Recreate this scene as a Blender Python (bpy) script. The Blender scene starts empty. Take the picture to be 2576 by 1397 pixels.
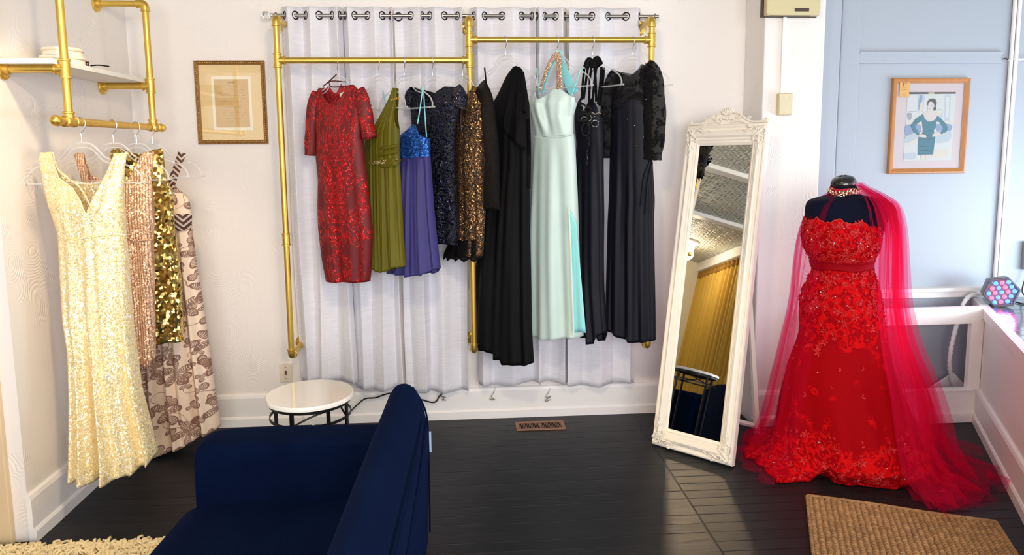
import bpy, math, random
import numpy as np
from mathutils import Vector, Matrix, noise

random.seed(7)
rng = np.random.default_rng(11)
S = bpy.context.scene
COL = S.collection
PI = math.pi
sin, cos, rad = math.sin, math.cos, math.radians

# ------------------------------------------------------------------ camera, world, light, exposure
FOCAL, CY = 1800.0, 592.435
RC = np.array([[0.99754, -0.06945, -0.00902], [-0.01735, -0.12027, -0.99259], [0.06785, 0.99031, -0.12117]])
EYE = np.array([0.0, 0.0, 1.58])
cam = bpy.data.cameras.new('camera')
cam.sensor_fit = 'HORIZONTAL'; cam.sensor_width = 36.0
cam.lens = FOCAL * 36.0 / 2576.0
cam.shift_y = (CY - 698.5) / 2576.0
cam.clip_start = 0.05
camo = bpy.data.objects.new('camera', cam); COL.objects.link(camo)
m = Matrix(((RC[0][0], -RC[1][0], -RC[2][0], EYE[0]), (RC[0][1], -RC[1][1], -RC[2][1], EYE[1]),
            (RC[0][2], -RC[1][2], -RC[2][2], EYE[2]), (0, 0, 0, 1)))
camo.matrix_world = m
S.camera = camo

S.view_settings.view_transform = 'Standard'
S.view_settings.look = 'None'
S.view_settings.gamma = 1.0
S.view_settings.exposure = 0.0
S.view_settings.use_curve_mapping = False
try:
    S.cycles.use_denoising = True
    S.cycles.max_bounces = 10; S.cycles.transparent_max_bounces = 24
    S.cycles.diffuse_bounces = 5; S.cycles.sample_clamp_indirect = 120.0
except Exception:
    pass

W = bpy.data.worlds.new('daylight'); S.world = W; W.use_nodes = True
bg = W.node_tree.nodes['Background']
bg.inputs['Color'].default_value = (0.93, 0.96, 1.0, 1); bg.inputs['Strength'].default_value = 1.55

def lamp(name, kind, loc, target, energy, color, **kw):
    d = bpy.data.lights.new(name, kind); d.energy = energy; d.color = color
    for k, v in kw.items(): setattr(d, k, v)
    o = bpy.data.objects.new(name, d); COL.objects.link(o); o.location = loc
    if target is not None:
        o.rotation_euler = (Vector(target) - Vector(loc)).to_track_quat('-Z', 'Y').to_euler()
    return o
# daylight through the shop window on the right and through the glazed front behind the camera
lamp('window_daylight', 'AREA', (4.05, 2.85, 0.94), (2.2, 4.0, 0.70), 42, (0.76, 0.89, 1.0), shape='RECTANGLE', size=1.5, size_y=0.56)
lamp('front_daylight', 'AREA', (0.6, -2.6, 1.9), (0.0, 3.5, 1.1), 205, (1.0, 0.965, 0.95), shape='RECTANGLE', size=4.0, size_y=2.0)

# ------------------------------------------------------------------ pixel rays -> points of the room
def ray(px, py):
    return RC.T @ np.array([(px - 1288.0) / FOCAL, (py - CY) / FOCAL, 1.0])
def on(px, py, n, d):
    n = np.asarray(n, float); r = ray(px, py)
    return EYE + r * ((d - n @ EYE) / (n @ r))
def atY(px, py, Y): return on(px, py, (0, 1, 0), Y)
def atX(px, py, X): return on(px, py, (1, 0, 0), X)
def atZ(px, py, Z=0.0): return on(px, py, (0, 0, 1), Z)

# ------------------------------------------------------------------ mesh helpers
class MB:
    def __init__(self): self.v = []; self.f = []; self.mi = []; self.cur = 0
    def add(self, vs, fs):
        b = len(self.v); self.v.extend([tuple(map(float, p)) for p in vs])
        for f in fs: self.f.append(tuple(i + b for i in f)); self.mi.append(self.cur)
        return self
    def box(self, a, b, M=None):
        x0, y0, z0 = a; x1, y1, z1 = b
        vs = [(x0,y0,z0),(x1,y0,z0),(x1,y1,z0),(x0,y1,z0),(x0,y0,z1),(x1,y0,z1),(x1,y1,z1),(x0,y1,z1)]
        if M is not None: vs = [M @ Vector(p) for p in vs]
        return self.add(vs, [(0,3,2,1),(4,5,6,7),(0,1,5,4),(1,2,6,5),(2,3,7,6),(3,0,4,7)])
    def rings(self, R, closed=True, caps=True, loop=False):
        n = len(R[0]); vs = [p for r in R for p in r]; fs = []
        K = len(R)
        for i in range(K if loop else K - 1):
            a = i * n; b = ((i + 1) % K) * n
            for j in range(n if closed else n - 1):
                k = (j + 1) % n
                fs.append((a + j, a + k, b + k, b + j))
        if caps and closed and not loop:
            fs.append(tuple(range(n - 1, -1, -1))); fs.append(tuple(range((K - 1) * n, K * n)))
        return self.add(vs, fs)
    def tube(self, path, r, n=10, caps=True, loop=False, flat=1.0, up=None):
        P = [Vector(p) for p in path]; K = len(P)
        rr = r if isinstance(r, (list, tuple, np.ndarray)) else [r] * K
        T = []
        for i in range(K):
            if loop: t = P[(i + 1) % K] - P[i - 1]
            else: t = P[min(i + 1, K - 1)] - P[max(i - 1, 0)]
            T.append(t.normalized() if t.length > 1e-9 else Vector((0, 0, 1)))
        u = Vector(up) if up is not None else (Vector((0, 0, 1)) if abs(T[0].z) < 0.9 else Vector((1, 0, 0)))
        R = []
        for i in range(K):
            u = (u - T[i] * u.dot(T[i]))
            u = u.normalized() if u.length > 1e-6 else T[i].orthogonal().normalized()
            w = T[i].cross(u)
            R.append([P[i] + (u * cos(2*PI*j/n) + w * sin(2*PI*j/n) * flat) * rr[i] for j in range(n)])
        return self.rings(R, True, caps and not loop, loop)
    def cyl(self, a, b, r, n=20): return self.tube([a, b], r, n)
    def lathe(self, prof, n=32, M=None):
        R = []
        for r, z in prof:
            ring = [Vector((r*cos(2*PI*j/n), r*sin(2*PI*j/n), z)) for j in range(n)]
            R.append([M @ p for p in ring] if M is not None else ring)
        return self.rings(R)
    def torus(self, c, axis, Rr, r, n=28, k=10, flat=1.0):
        A = Vector(axis).normalized(); u = A.orthogonal().normalized(); w = A.cross(u)
        path = [Vector(c) + u*Rr*cos(2*PI*i/n) + w*Rr*sin(2*PI*i/n) for i in range(n)]
        return self.tube(path, r, k, loop=True, up=A, flat=flat)
    def ball(self, c, rx, ry=None, rz=None, n=16, k=10, M=None):
        ry = ry or rx; rz = rz or rx; R = []
        for i in range(1, k):
            t = PI * i / k
            ring = [Vector((rx*sin(t)*cos(2*PI*j/n), ry*sin(t)*sin(2*PI*j/n), rz*cos(t))) for j in range(n)]
            if M is not None: ring = [M @ p for p in ring]
            R.append([p + Vector(c) for p in ring])
        return self.rings(R[::-1])
    def prism(self, poly, y0, y1, M=None):
        # polygon in x,z extruded along y
        n = len(poly)
        vs = [(p[0], y0, p[1]) for p in poly] + [(p[0], y1, p[1]) for p in poly]
        if M is not None: vs = [M @ Vector(p) for p in vs]
        fs = [tuple(range(n)), tuple(range(2*n - 1, n - 1, -1))]
        for i in range(n):
            j = (i + 1) % n; fs.append((i, i + n, j + n, j))
        return self.add(vs, fs)
    def grid(self, pts):
        nr = len(pts); nc = len(pts[0]); fs = []
        for i in range(nr - 1):
            for j in range(nc - 1):
                a = i*nc + j; fs.append((a, a + 1, a + nc + 1, a + nc))
        return self.add([p for r in pts for p in r], fs)
    def build(self, name, mat, parent=None, smooth=True, bevel=0, solid=0, subsurf=0, loc=None, angle=40):
        me = bpy.data.meshes.new(name); me.from_pydata(self.v, [], self.f)
        mats = mat if isinstance(mat, (list, tuple)) else [mat]
        for mm in mats: me.materials.append(mm)
        if len(mats) > 1: me.polygons.foreach_set('material_index', self.mi)
        me.update()
        o = bpy.data.objects.new(name, me); COL.objects.link(o)
        if smooth:
            me.polygons.foreach_set('use_smooth', [True] * len(me.polygons))
            try: me.set_sharp_from_angle(angle=rad(angle))
            except Exception: pass
        if loc is not None: o.location = loc
        if parent is not None: o.parent = parent
        if bevel:
            b = o.modifiers.new('bevel', 'BEVEL'); b.width = bevel; b.segments = 2; b.limit_method = 'ANGLE'; b.angle_limit = rad(40)
        if solid:
            s = o.modifiers.new('solid', 'SOLIDIFY'); s.thickness = solid; s.offset = 0
        if subsurf:
            s = o.modifiers.new('sub', 'SUBSURF'); s.levels = subsurf; s.render_levels = subsurf
        return o

def thing(name, label, cat, loc=(0, 0, 0), rotz=0.0, group=None, matrix=None):
    o = bpy.data.objects.new(name, None); COL.objects.link(o); o.empty_display_size = 0.1
    if matrix is not None: o.matrix_world = matrix
    else:
        o.location = loc; o.rotation_euler = (0, 0, rotz)
    return tag(o, label, cat, group)
def tag(o, label, cat, group=None):
    o['label'] = label; o['category'] = cat
    if group: o['group'] = group
    return o
def struct(o): o['kind'] = 'structure'; return o
def copy_tree(o, parent=None):
    c = o.copy(); COL.objects.link(c)
    if parent is not None: c.parent = parent
    for ch in list(o.children): copy_tree(ch, c)
    return c
def smooth_path(pts, k=6, closed=False):
    P = [np.asarray(p, float) for p in pts]; n = len(P); out = []
    for i in range(n if closed else n - 1):
        p0 = P[i-1] if (i > 0 or closed) else P[0]; p1 = P[i]; p2 = P[(i+1) % n]
        p3 = P[(i+2) % n] if (i + 2 < n or closed) else P[-1]
        for j in range(k):
            t = j / k
            out.append(0.5*((2*p1) + (p2-p0)*t + (2*p0-5*p1+4*p2-p3)*t*t + (3*p1-p0-3*p2+p3)*t**3))
    if not closed: out.append(P[-1])
    return out

# ------------------------------------------------------------------ materials
class NT:
    def __init__(self, name):
        self.m = bpy.data.materials.new(name); self.m.use_nodes = True
        self.t = self.m.node_tree; self.b = self.t.nodes['Principled BSDF']; self.out = self.t.nodes['Material Output']
    def n(self, typ, ins=None, **props):
        nd = self.t.nodes.new('ShaderNode' + typ)
        for k, v in props.items(): setattr(nd, k, v)
        for k, v in (ins or {}).items(): self.set(nd, k, v)
        return nd
    def set(self, nd, k, v):
        s = nd.inputs[k]
        if hasattr(v, 'is_output') or isinstance(v, bpy.types.NodeSocket): self.t.links.new(v, s)
        else: s.default_value = v
    def math(self, op, a, b=None, c=None):
        nd = self.n('Math', operation=op); self.set(nd, 0, a)
        if b is not None: self.set(nd, 1, b)
        if c is not None: self.set(nd, 2, c)
        return nd.outputs[0]
    def vmath(self, op, a, b=None, scale=None):
        nd = self.n('VectorMath', operation=op); self.set(nd, 0, a)
        if b is not None: self.set(nd, 1, b)
        if scale is not None: self.set(nd, 'Scale', scale)
        return nd.outputs['Value'] if op in ('LENGTH', 'DOT_PRODUCT', 'DISTANCE') else nd.outputs['Vector']
    def obj(self): return self.n('TexCoord').outputs['Object']
    def geo(self): return self.n('NewGeometry')
    def mapping(self, v, scale=(1,1,1), rot=(0,0,0), loc=(0,0,0)):
        nd = self.n('Mapping'); self.set(nd, 'Vector', v); nd.inputs['Scale'].default_value = scale
        nd.inputs['Rotation'].default_value = rot; nd.inputs['Location'].default_value = loc
        return nd.outputs[0]
    def noise(self, v, scale, detail=2.0, rough=0.5, dist=0.0):
        nd = self.n('TexNoise'); self.set(nd, 'Vector', v); nd.inputs['Scale'].default_value = scale
        nd.inputs['Detail'].default_value = detail; nd.inputs['Roughness'].default_value = rough; nd.inputs['Distortion'].default_value = dist
        return nd.outputs['Fac']
    def vor(self, v, scale, feature='F1', dims='3D', rnd=1.0):
        nd = self.n('TexVoronoi', voronoi_dimensions=dims, feature=feature); self.set(nd, 'Vector', v)
        nd.inputs['Scale'].default_value = scale; nd.inputs['Randomness'].default_value = rnd
        return nd
    def ramp(self, f, stops, interp='LINEAR'):
        nd = self.n('ValToRGB'); nd.color_ramp.interpolation = interp; self.set(nd, 'Fac', f)
        e = nd.color_ramp.elements
        while len(e) < len(stops): e.new(0.5)
        for el, (p, c) in zip(e, stops):
            el.position = p; el.color = (*c, 1) if len(c) == 3 else c
        return nd.outputs['Color']
    def mix(self, f, a, b):
        nd = self.n('Mix', data_type='RGBA'); self.set(nd, 0, f)
        self.set(nd, 6, (*a, 1) if isinstance(a, tuple) and len(a) == 3 else a)
        self.set(nd, 7, (*b, 1) if isinstance(b, tuple) and len(b) == 3 else b)
        return nd.outputs[2]
    def step(self, v, lo, hi):
        nd = self.n('MapRange'); self.set(nd, 'Value', v); nd.inputs['From Min'].default_value = lo; nd.inputs['From Max'].default_value = hi
        return nd.outputs[0]
    def bump(self, h, strength=0.3, dist=0.01, normal=None):
        nd = self.n('Bump'); self.set(nd, 'Height', h); nd.inputs['Strength'].default_value = strength; nd.inputs['Distance'].default_value = dist
        if normal is not None: self.set(nd, 'Normal', normal)
        return nd.outputs[0]
    def p(self, **k):
        names = dict(color='Base Color', rough='Roughness', metal='Metallic', normal='Normal', spec='Specular IOR Level', alpha='Alpha',
                     sheen='Sheen Weight', trans='Transmission Weight', coat='Coat Weight', emit='Emission Color', estr='Emission Strength', ior='IOR', sheenr='Sheen Roughness', sheent='Sheen Tint', coatr='Coat Roughness')
        for a, v in k.items():
            if isinstance(v, tuple) and len(v) == 3: v = (*v, 1)
            self.set(self.b, names[a], v)
        return self.m
def plain(name, color, rough=0.5, metal=0.0, **k):
    return NT(name).p(color=color, rough=rough, metal=metal, **k)
def srgb(r, g, b):
    f = lambda c: (c/255/12.92) if c/255 <= 0.04045 else ((c/255 + 0.055)/1.055)**2.4
    return (f(r), f(g), f(b))

def sequins(name, col, col2, scale, tilt=0.9, metal=0.7, rough=0.3, stripe=None, base=None, squash=(1,1,1)):
    t = NT(name); v = t.mapping(t.obj(), squash); vo = t.vor(v, scale)
    rnd = vo.outputs['Color']
    off = t.vmath('SCALE', t.vmath('SUBTRACT', rnd, (0.5, 0.5, 0.5)), scale=tilt)
    nrm = t.vmath('NORMALIZE', t.vmath('ADD', t.geo().outputs['Normal'], off))
    g = t.n('SeparateColor'); t.set(g, 0, rnd)
    f = g.outputs[0]
    c = t.mix(f, col, col2)
    mm, rr = metal, rough
    if base is not None:
        edge = t.vor(v, scale, 'DISTANCE_TO_EDGE').outputs['Distance']
        k = t.step(edge, 0.02, 0.10)
        c = t.mix(k, base, c)
        mm = t.math('MULTIPLY', k, metal)
    return t, c, nrm, mm, rr
# ------------------------------------------------------------------ room surfaces
YB = 4.08; XL = -1.785; ZC = 2.75
def plaster(name, col, swirl=1.0):
    t = NT(name); v = t.obj()
    wv = t.vmath('ADD', v, t.vmath('SCALE', t.n('TexNoise', {'Vector': v, 'Scale': 3.0}).outputs['Color'], scale=0.12))
    vo = t.vor(wv, 6.2); d = vo.outputs['Distance']
    ring = t.math('MULTIPLY', t.math('SINE', t.math('MULTIPLY', d, 84.0)), t.step(t.noise(v, 7.0, 1.0), .50, .62))
    mask = t.step(t.noise(v, 2.2, 1.0), 0.44, 0.56)
    fine = t.noise(t.mapping(v, (1, 1, 0.35)), 70.0, 3.0)
    h = t.math('ADD', t.math('MULTIPLY', t.math('MULTIPLY', ring, mask), 0.7 * swirl), t.math('MULTIPLY', fine, 0.5))
    h = t.math('ADD', h, t.math('MULTIPLY', t.noise(v, 6.0, 2.0), 1.2))
    return t.p(color=col, rough=0.62, normal=t.bump(h, 0.22, 0.005))
M_wall = plaster('wall_paint', (0.83, 0.79, 0.765))
M_wall_cool = NT('panel_paint'); M_wall_cool.p(color=(0.385, 0.425, 0.49), rough=0.55, normal=M_wall_cool.bump(M_wall_cool.noise(M_wall_cool.obj(), 40, 2), 0.08, 0.004)); M_wall_cool = M_wall_cool.m
M_trim = NT('trim_paint'); M_trim.p(color=(0.87, 0.85, 0.85), rough=0.4, normal=M_trim.bump(M_trim.noise(M_trim.obj(), 25, 2), 0.06, 0.004)); M_trim = M_trim.m
M_casing = plain('cream_casing_paint', (0.72, 0.56, 0.36), 0.45)
def floor_mat():
    t = NT('black_floor_paint'); v = t.obj()
    s = t.n('SeparateXYZ'); t.set(s, 0, v); x, y = s.outputs[0], s.outputs[1]
    wob = t.math('MULTIPLY', t.math('SUBTRACT', t.noise(v, 2.0, 2.0), 0.5), 0.010)
    row = t.math('DIVIDE', t.math('ADD', y, wob), 0.0715)
    fr = t.math('FRACT', row); cell = t.math('FLOOR', row)
    gap = t.math('MULTIPLY', t.step(fr, 0.0, 0.05), t.step(fr, 1.0, 0.95))
    right = t.step(x, 0.985, 0.995)
    seam = t.step(t.math('ABSOLUTE', t.math('SUBTRACT', x, 0.99)), 0.001, 0.004)
    fade = t.step(t.noise(t.mapping(v, (0.35, 9, 1)), 1.4, 1.0), 0.40, 0.62)
    keep = t.math('MAXIMUM', right, fade)
    groove = t.math('MULTIPLY', t.math('SUBTRACT', 1.0, t.math('MULTIPLY', t.math('SUBTRACT', 1.0, gap), keep)), seam)
    cv = t.n('CombineXYZ'); t.set(cv, 0, cell)
    tone = t.n('TexWhiteNoise', {'Vector': cv.outputs[0]}).outputs['Value']
    n1 = t.noise(t.mapping(v, (1.2, 14, 1)), 5.0, 4.0)
    f = t.math('ADD', t.math('MULTIPLY', tone, 0.35), t.math('MULTIPLY', n1, 0.65))
    c = t.mix(f, (0.006, 0.0075, 0.0105), (0.016, 0.0175, 0.0215))
    wear = t.step(t.noise(t.mapping(v, (3, 20, 1)), 3.0, 5.0), 0.70, 0.78)
    c = t.mix(t.math('MULTIPLY', wear, 0.35), c, (0.06, 0.052, 0.045))
    c = t.mix(groove, (0.002, 0.002, 0.002), c)
    h = t.math('ADD', groove, t.math('MULTIPLY', n1, 0.35))
    return t.p(color=c, rough=t.math('ADD', 0.34, t.math('MULTIPLY', n1, 0.22)), normal=t.bump(h, 0.5, 0.004), spec=0.27)
M_floor = floor_mat()
def tin_mat():
    t = NT('pressed_tin_paint'); v = t.obj()
    s = t.n('SeparateXYZ'); t.set(s, 0, v)
    a = t.math('MULTIPLY', s.outputs[0], 2*PI/0.30); b = t.math('MULTIPLY', s.outputs[1], 2*PI/0.30)
    h1 = t.math('MULTIPLY', t.math('COSINE', a), t.math('COSINE', b))
    h2 = t.math('ABSOLUTE', t.math('SINE', t.math('ADD', a, b))); h3 = t.math('ABSOLUTE', t.math('SINE', t.math('SUBTRACT', a, b)))
    h = t.math('ADD', t.math('MULTIPLY', t.math('SINE', t.math('MULTIPLY', h1, 9.0)), 0.4), t.math('MINIMUM', t.step(h2, 0, 0.25), t.step(h3, 0, 0.25)))
    return t.p(color=(0.60, 0.60, 0.53), rough=0.5, normal=t.bump(h, 0.8, 0.02))
M_tin = tin_mat()

def S_box(name, a, b, mat, bevel=0):
    return struct(MB().box(a, b).build(name, mat, smooth=False, bevel=bevel))
S_box('floor', (-6.3, -3.2, -0.10), (4.7, 4.4, 0.0), M_floor)
S_box('ceiling', (-6.3, -3.2, ZC), (4.7, 4.4, ZC + 0.1), M_tin)
S_box('wall_back', (XL - 0.115, YB, 0.0), (4.7, YB + 0.12, ZC), M_wall)
S_box('wall_left', (XL - 0.115, 2.885, 0.0), (XL, YB, ZC), M_wall)
S_box('trim_1', (XL - 0.16, 2.86, 0.0), (XL - 0.058, 2.885, ZC), M_casing, 0.004)
S_box('wall_fitting_area', (-6.2, 4.2, 0.0), (XL - 0.115, 4.3, ZC), M_wall)
S_box('wall_far_left', (-6.25, -0.5, 0.0), (-6.13, 4.2, ZC), plain('cream_wall_paint', (0.72, 0.66, 0.50), 0.6))
# skirting boards
def skirting(mb, p, q, n, h=0.185):
    # p->q along the wall, n = direction into the room
    p = Vector((*p, 0)); q = Vector((*q, 0)); n = Vector((*n, 0)).normalized()
    prof = [(0, 0), (0.030, 0), (0.030, 0.045), (0.024, 0.055), (0.020, 0.058), (0.020, h - 0.02), (0.014, h - 0.004), (0.008, h), (0, h)]
    R = [[a + n * d + Vector((0, 0, z)) for d, z in prof] for a in (p, q)]
    return mb.rings(R)
struct(skirting(MB(), (XL, YB), (1.64, YB), (0, -1)).build('baseboard_back', M_trim, smooth=False))
struct(skirting(MB(), (XL, 2.875), (XL, YB), (1, 0), 0.20).build('baseboard_left', M_trim, smooth=False))
# pillar between the rack wall and the window bay
S_box('wall_pillar', (1.622, 3.815, 0.0), (1.955, YB, ZC), M_wall, 0.006)
struct(skirting(MB(), (1.605, 3.815), (1.97, 3.815), (0, -1), 0.20).build('baseboard_pillar', M_trim, smooth=False))
S_box('trim_2', (1.955, 3.96, 0.0), (2.125, YB, ZC), M_wall_cool, 0.01)
S_box('trim_3', (2.17, 4.045, 0.0), (2.285, YB, ZC), M_wall_cool, 0.006)
S_box('wall_bay', (2.125, 4.066, 0.0), (4.6, YB + 0.02, ZC), M_wall_cool)
mb = MB(); mb.box((2.285, 4.052, 2.045), (3.15, 4.07, 2.105)); mb.box((2.285, 4.046, 2.098), (3.15, 4.07, 2.112))
struct(mb.build('trim_4', M_wall_cool, smooth=False, bevel=0.003))
mb = MB(); mb.box((2.10, 4.00, 0.705), (3.12, 4.07, 0.728)); mb.box((2.10, 4.03, 0.665), (3.12, 4.07, 0.705))
struct(mb.build('trim_5', M_trim, smooth=False, bevel=0.003))
# low railed frame standing in front of the bay
mb = MB()
mb.box((1.97, 3.745, 0.575), (2.925, 3.775, 0.672)); mb.box((2.842, 3.742, 0.19), (2.915, 3.775, 0.60)); mb.box((1.97, 3.75, 0.0), (2.91, 3.775, 0.195))
mb.box((1.97, 3.735, 0.0), (2.905, 3.755, 0.055)); mb.box((1.97, 3.73, 0.188), (2.86, 3.775, 0.20))
struct(mb.build('trim_6', M_trim, smooth=False, bevel=0.003))
# raised display platform, its front cut back at an angle
PA = Vector((2.918, 3.746)); PD = Vector((-0.467, -0.884)); PB = PA + PD * 2.1
ZP = 0.65
def platform():
    n = Vector((PD.y, -PD.x)); n = n if n.x < 0 else -n   # into the room
    A3 = PA - PD * 0.0
    mb = MB()
    R = [[(p.x, p.y, z) for p in (PA - PD*0.38, PB, PB - n*0.06, PA - PD*0.38 - n*0.06)] for z in (0.0, ZP - 0.02)]
    mb.rings(R)
    struct(mb.build('wall_right', M_trim, smooth=False))
    mb = MB(); a = PA - PD*0.36; skirting(mb, (PA.x, PA.y), (PB.x, PB.y), (n.x, n.y), 0.20)
    struct(mb.build('baseboard_right', M_trim, smooth=False))
    t = NT('display_floor_paint'); v = t.obj()
    s = t.n('SeparateXYZ'); t.set(s, 0, t.mapping(v, rot=(0, 0, 0)))
    fr = t.math('FRACT', t.math('DIVIDE', s.outputs[1], 0.085))
    g = t.math('MULTIPLY', t.step(fr, 0, 0.05), t.step(fr, 1.0, 0.95))
    nn = t.noise(t.mapping(v, (2, 14, 1)), 6, 4)
    c = t.mix(g, (0.02, 0.025, 0.03), t.mix(nn, (0.09, 0.125, 0.145), (0.17, 0.21, 0.23)))
    t.p(color=c, rough=0.13, normal=t.bump(t.math("ADD", g, t.math("MULTIPLY", nn, 0.4)), 0.2, 0.003))
    mb = MB()
    top = [(p.x, p.y) for p in (PA - PD*0.36, PB)] + [(4.55, PB.y), (4.55, 4.06)]
    mb.rings([[(x, y, z) for x, y in top] for z in (ZP - 0.02, ZP)])
    struct(mb.build('floor_platform', t.m, smooth=False))
    mb = MB(); q = n * 0.012; w = n * -0.035
    R = [[(p.x + o.x, p.y + o.y, z) for o, z in ((q, ZP - 0.045), (q, ZP + 0.008), (w, ZP + 0.008), (w, ZP + 0.002), (Vector((0, 0)), ZP - 0.045))] for p in (PA - PD*0.36, PB)]
    mb.rings(R); struct(mb.build('trim_7', M_trim, smooth=False))
platform()
# ceiling battens
S_box('trim_8', (-2.0, -3.0, ZC - 0.05), (-1.86, 4.2, ZC), M_trim, 0.01)
S_box('trim_9', (-3.66, -3.0, ZC - 0.05), (-3.52, 4.2, ZC), M_trim, 0.01)
# ------------------------------------------------------------------ gold pipe
t = NT('gold_paint'); M_gold = t.p(color=t.mix(t.noise(t.obj(), 30, 3), (0.62, 0.40, 0.075), (0.80, 0.55, 0.13)), rough=0.36, metal=0.85)
M_chrome = plain('polished_steel', (0.80, 0.80, 0.82), 0.16, 1.0)
M_dark_metal = plain('dark_bronze', (0.05, 0.045, 0.045), 0.3, 0.9)
M_rod = plain('brushed_nickel', (0.42, 0.40, 0.39), 0.28, 1.0)
PR = 0.0155
def pipe(mb, a, b, r=PR): mb.cyl(a, b, r, 20)
def collar(mb, c, axis, r=0.0225, h=0.009):
    c = Vector(c); A = Vector(axis).normalized(); mb.tube([c - A*h/2, c - A*h/2*0.6, c + A*h/2*0.6, c + A*h/2], [r*0.9, r, r, r*0.9], 20)
def fitting_tee(mb, c, run, branch):
    c = Vector(c); Rn = Vector(run).normalized(); B = Vector(branch).normalized()
    mb.tube([c - Rn*0.034, c + Rn*0.034], 0.0195, 20); mb.tube([c, c + B*0.036], 0.0195, 20)
    for d in (Rn, -Rn): collar(mb, c + d*0.033, d)
    collar(mb, c + B*0.035, B)
def fitting_elbow(mb, c, a, b):
    c = Vector(c); a = Vector(a).normalized(); b = Vector(b).normalized()
    P = [c + a*0.036] + [c + a*0.02*(1-t)**2 + b*0.02*t*t for t in (0, .25, .5, .75, 1)] + [c + b*0.036]
    mb.tube(P, 0.0195, 18); collar(mb, c + a*0.035, a); collar(mb, c + b*0.035, b)
def fitting_flange(mb, c, n):
    c = Vector(c); n = Vector(n).normalized()
    mb.tube([c, c + n*0.006, c + n*0.009, c + n*0.011, c + n*0.026, c + n*0.028], [0.042, 0.042, 0.039, 0.023, 0.021, 0.018], 28)
    u = n.orthogonal().normalized(); w = n.cross(u)
    for k in range(4):
        p = c + (u*cos(k*PI/2 + .6) + w*sin(k*PI/2 + .6))*0.030
        mb.tube([p + n*0.007, p + n*0.0115], 0.005, 10)
def cap(mb, c, n):
    c = Vector(c); n = Vector(n).normalized(); mb.tube([c, c + n*0.006, c + n*0.022, c + n*0.032, c + n*0.036], [0.021, 0.0215, 0.0205, 0.014, 0.004], 20)
def gp(parent, name, fn, *a):
    mb = MB(); fn(mb, *a); return mb.build(name, M_gold, parent)

# wall mounted clothes rack
YR = 3.80
X0, X1, X2 = -0.928, 0.048, 1.006
ZT, ZBt = 2.243, 0.485
ZL, ZRt = 2.034, 2.138
rack = thing('clothes_rack', 'gold pipe clothes rack fixed to the wall in front of the pale curtains', 'clothes rack', (0, YB, 0))
def rk(name, fn, *a):
    o = gp(rack, name, fn, *a); o.matrix_parent_inverse = Matrix.Translation((0, -YB, 0)); return o
for x in (X0, X1, X2):
    rk('upright_pipe', pipe, (x, YR, ZBt + .02), (x, YR, ZT - .02))
    for z, s in ((ZT, -1), (ZBt, 1)):
        rk('elbow', fitting_elbow, (x, YR, z), (0, 0, s), (0, 1, 0))
        rk('wall_pipe', pipe, (x, YR + .02, z), (x, YB - .005, z))
        rk('flange', fitting_flange, (x, YB, z), (0, -1, 0))
rk('rail', pipe, (X0 + .02, YR, ZL), (X1 - .02, YR, ZL))
rk('rail', pipe, (X1 + .02, YR, ZRt), (X2 - .02, YR, ZRt))
rk('tee', fitting_tee, (X0, YR, ZL), (0, 0, 1), (1, 0, 0)); rk('tee', fitting_tee, (X1, YR, ZL), (0, 0, 1), (-1, 0, 0))
rk('tee', fitting_tee, (X1, YR, ZRt), (0, 0, 1), (1, 0, 0)); rk('tee', fitting_tee, (X2, YR, ZRt), (0, 0, 1), (-1, 0, 0))
def coupling(mb, c): mb.tube([Vector(c) - Vector((0,0,.028)), Vector(c) + Vector((0,0,.028))], 0.0195, 20); collar(mb, Vector(c) + Vector((0,0,.028)), (0,0,1)); collar(mb, Vector(c) - Vector((0,0,.028)), (0,0,1))
rk('coupling', coupling, (X0, YR, 1.115)); rk('coupling', coupling, (X1, YR, 1.20)); rk('coupling', coupling, (X2, YR, 1.20))

# pipe shelf with hanging bar on the left wall
XP = -1.55; YN, YF = 2.985, 3.765; ZS = 1.905; ZBar = 1.70; ZTop = 2.305
shelf = thing('pipe_shelf', 'gold pipe shelf unit on the left wall with a white board and a hanging bar', 'wall shelf', (XL, (YN+YF)/2, ZBar))
shelf_inv = Matrix.Translation((-XL, -(YN+YF)/2, -ZBar))
def sk(name, fn, *a):
    o = gp(shelf, name, fn, *a); o.matrix_parent_inverse = shelf_inv; return o
for y, top in ((YN, ZC - .02), (YF, ZTop)):
    if top == ZTop:
        sk('elbow', fitting_elbow, (XP, y, ZTop), (0, 0, -1), (-1, 0, 0)); sk('bracket_pipe', pipe, (XP - .02, y, ZTop), (XL + .004, y, ZTop)); sk('flange', fitting_flange, (XL, y, ZTop), (1, 0, 0))
    else:
        sk('flange', fitting_flange, (XP, y, ZC), (0, 0, -1))
    sk('upright_pipe', pipe, (XP, y, ZBar + .02), (XP, y, top - .02))
    sk('tee', fitting_tee, (XP, y, ZS), (0, 0, 1), (-1, 0, 0)); sk('bracket_pipe', pipe, (XP - .02, y, ZS), (XL + .004, y, ZS)); sk('flange', fitting_flange, (XL, y, ZS), (1, 0, 0))
    sk('tee', fitting_tee, (XP, y, ZBar), (0, 1, 0), (0, 0, 1))
sk('hanging_bar', pipe, (XP, 2.90, ZBar), (XP, YF + .09, ZBar)); sk('end_cap', cap, (XP, 2.905, ZBar), (0, -1, 0)); sk('end_cap', cap, (XP, YF + .085, ZBar), (0, 1, 0))
t = NT('white_shelf_board'); t.p(color=t.mix(t.noise(t.mapping(t.obj(), (20, 2, 20)), 3, 3), (0.80, 0.78, 0.73), (0.88, 0.87, 0.84)), rough=0.45)
o = MB().box((XL + .004, YN - .04, ZS + PR), (XP - .022, YF + .03, ZS + PR + .021)).build('shelf_board', t.m, shelf, smooth=False, bevel=0.002); o.matrix_parent_inverse = shelf_inv; o['label'] = 'white painted wooden shelf board'
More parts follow.
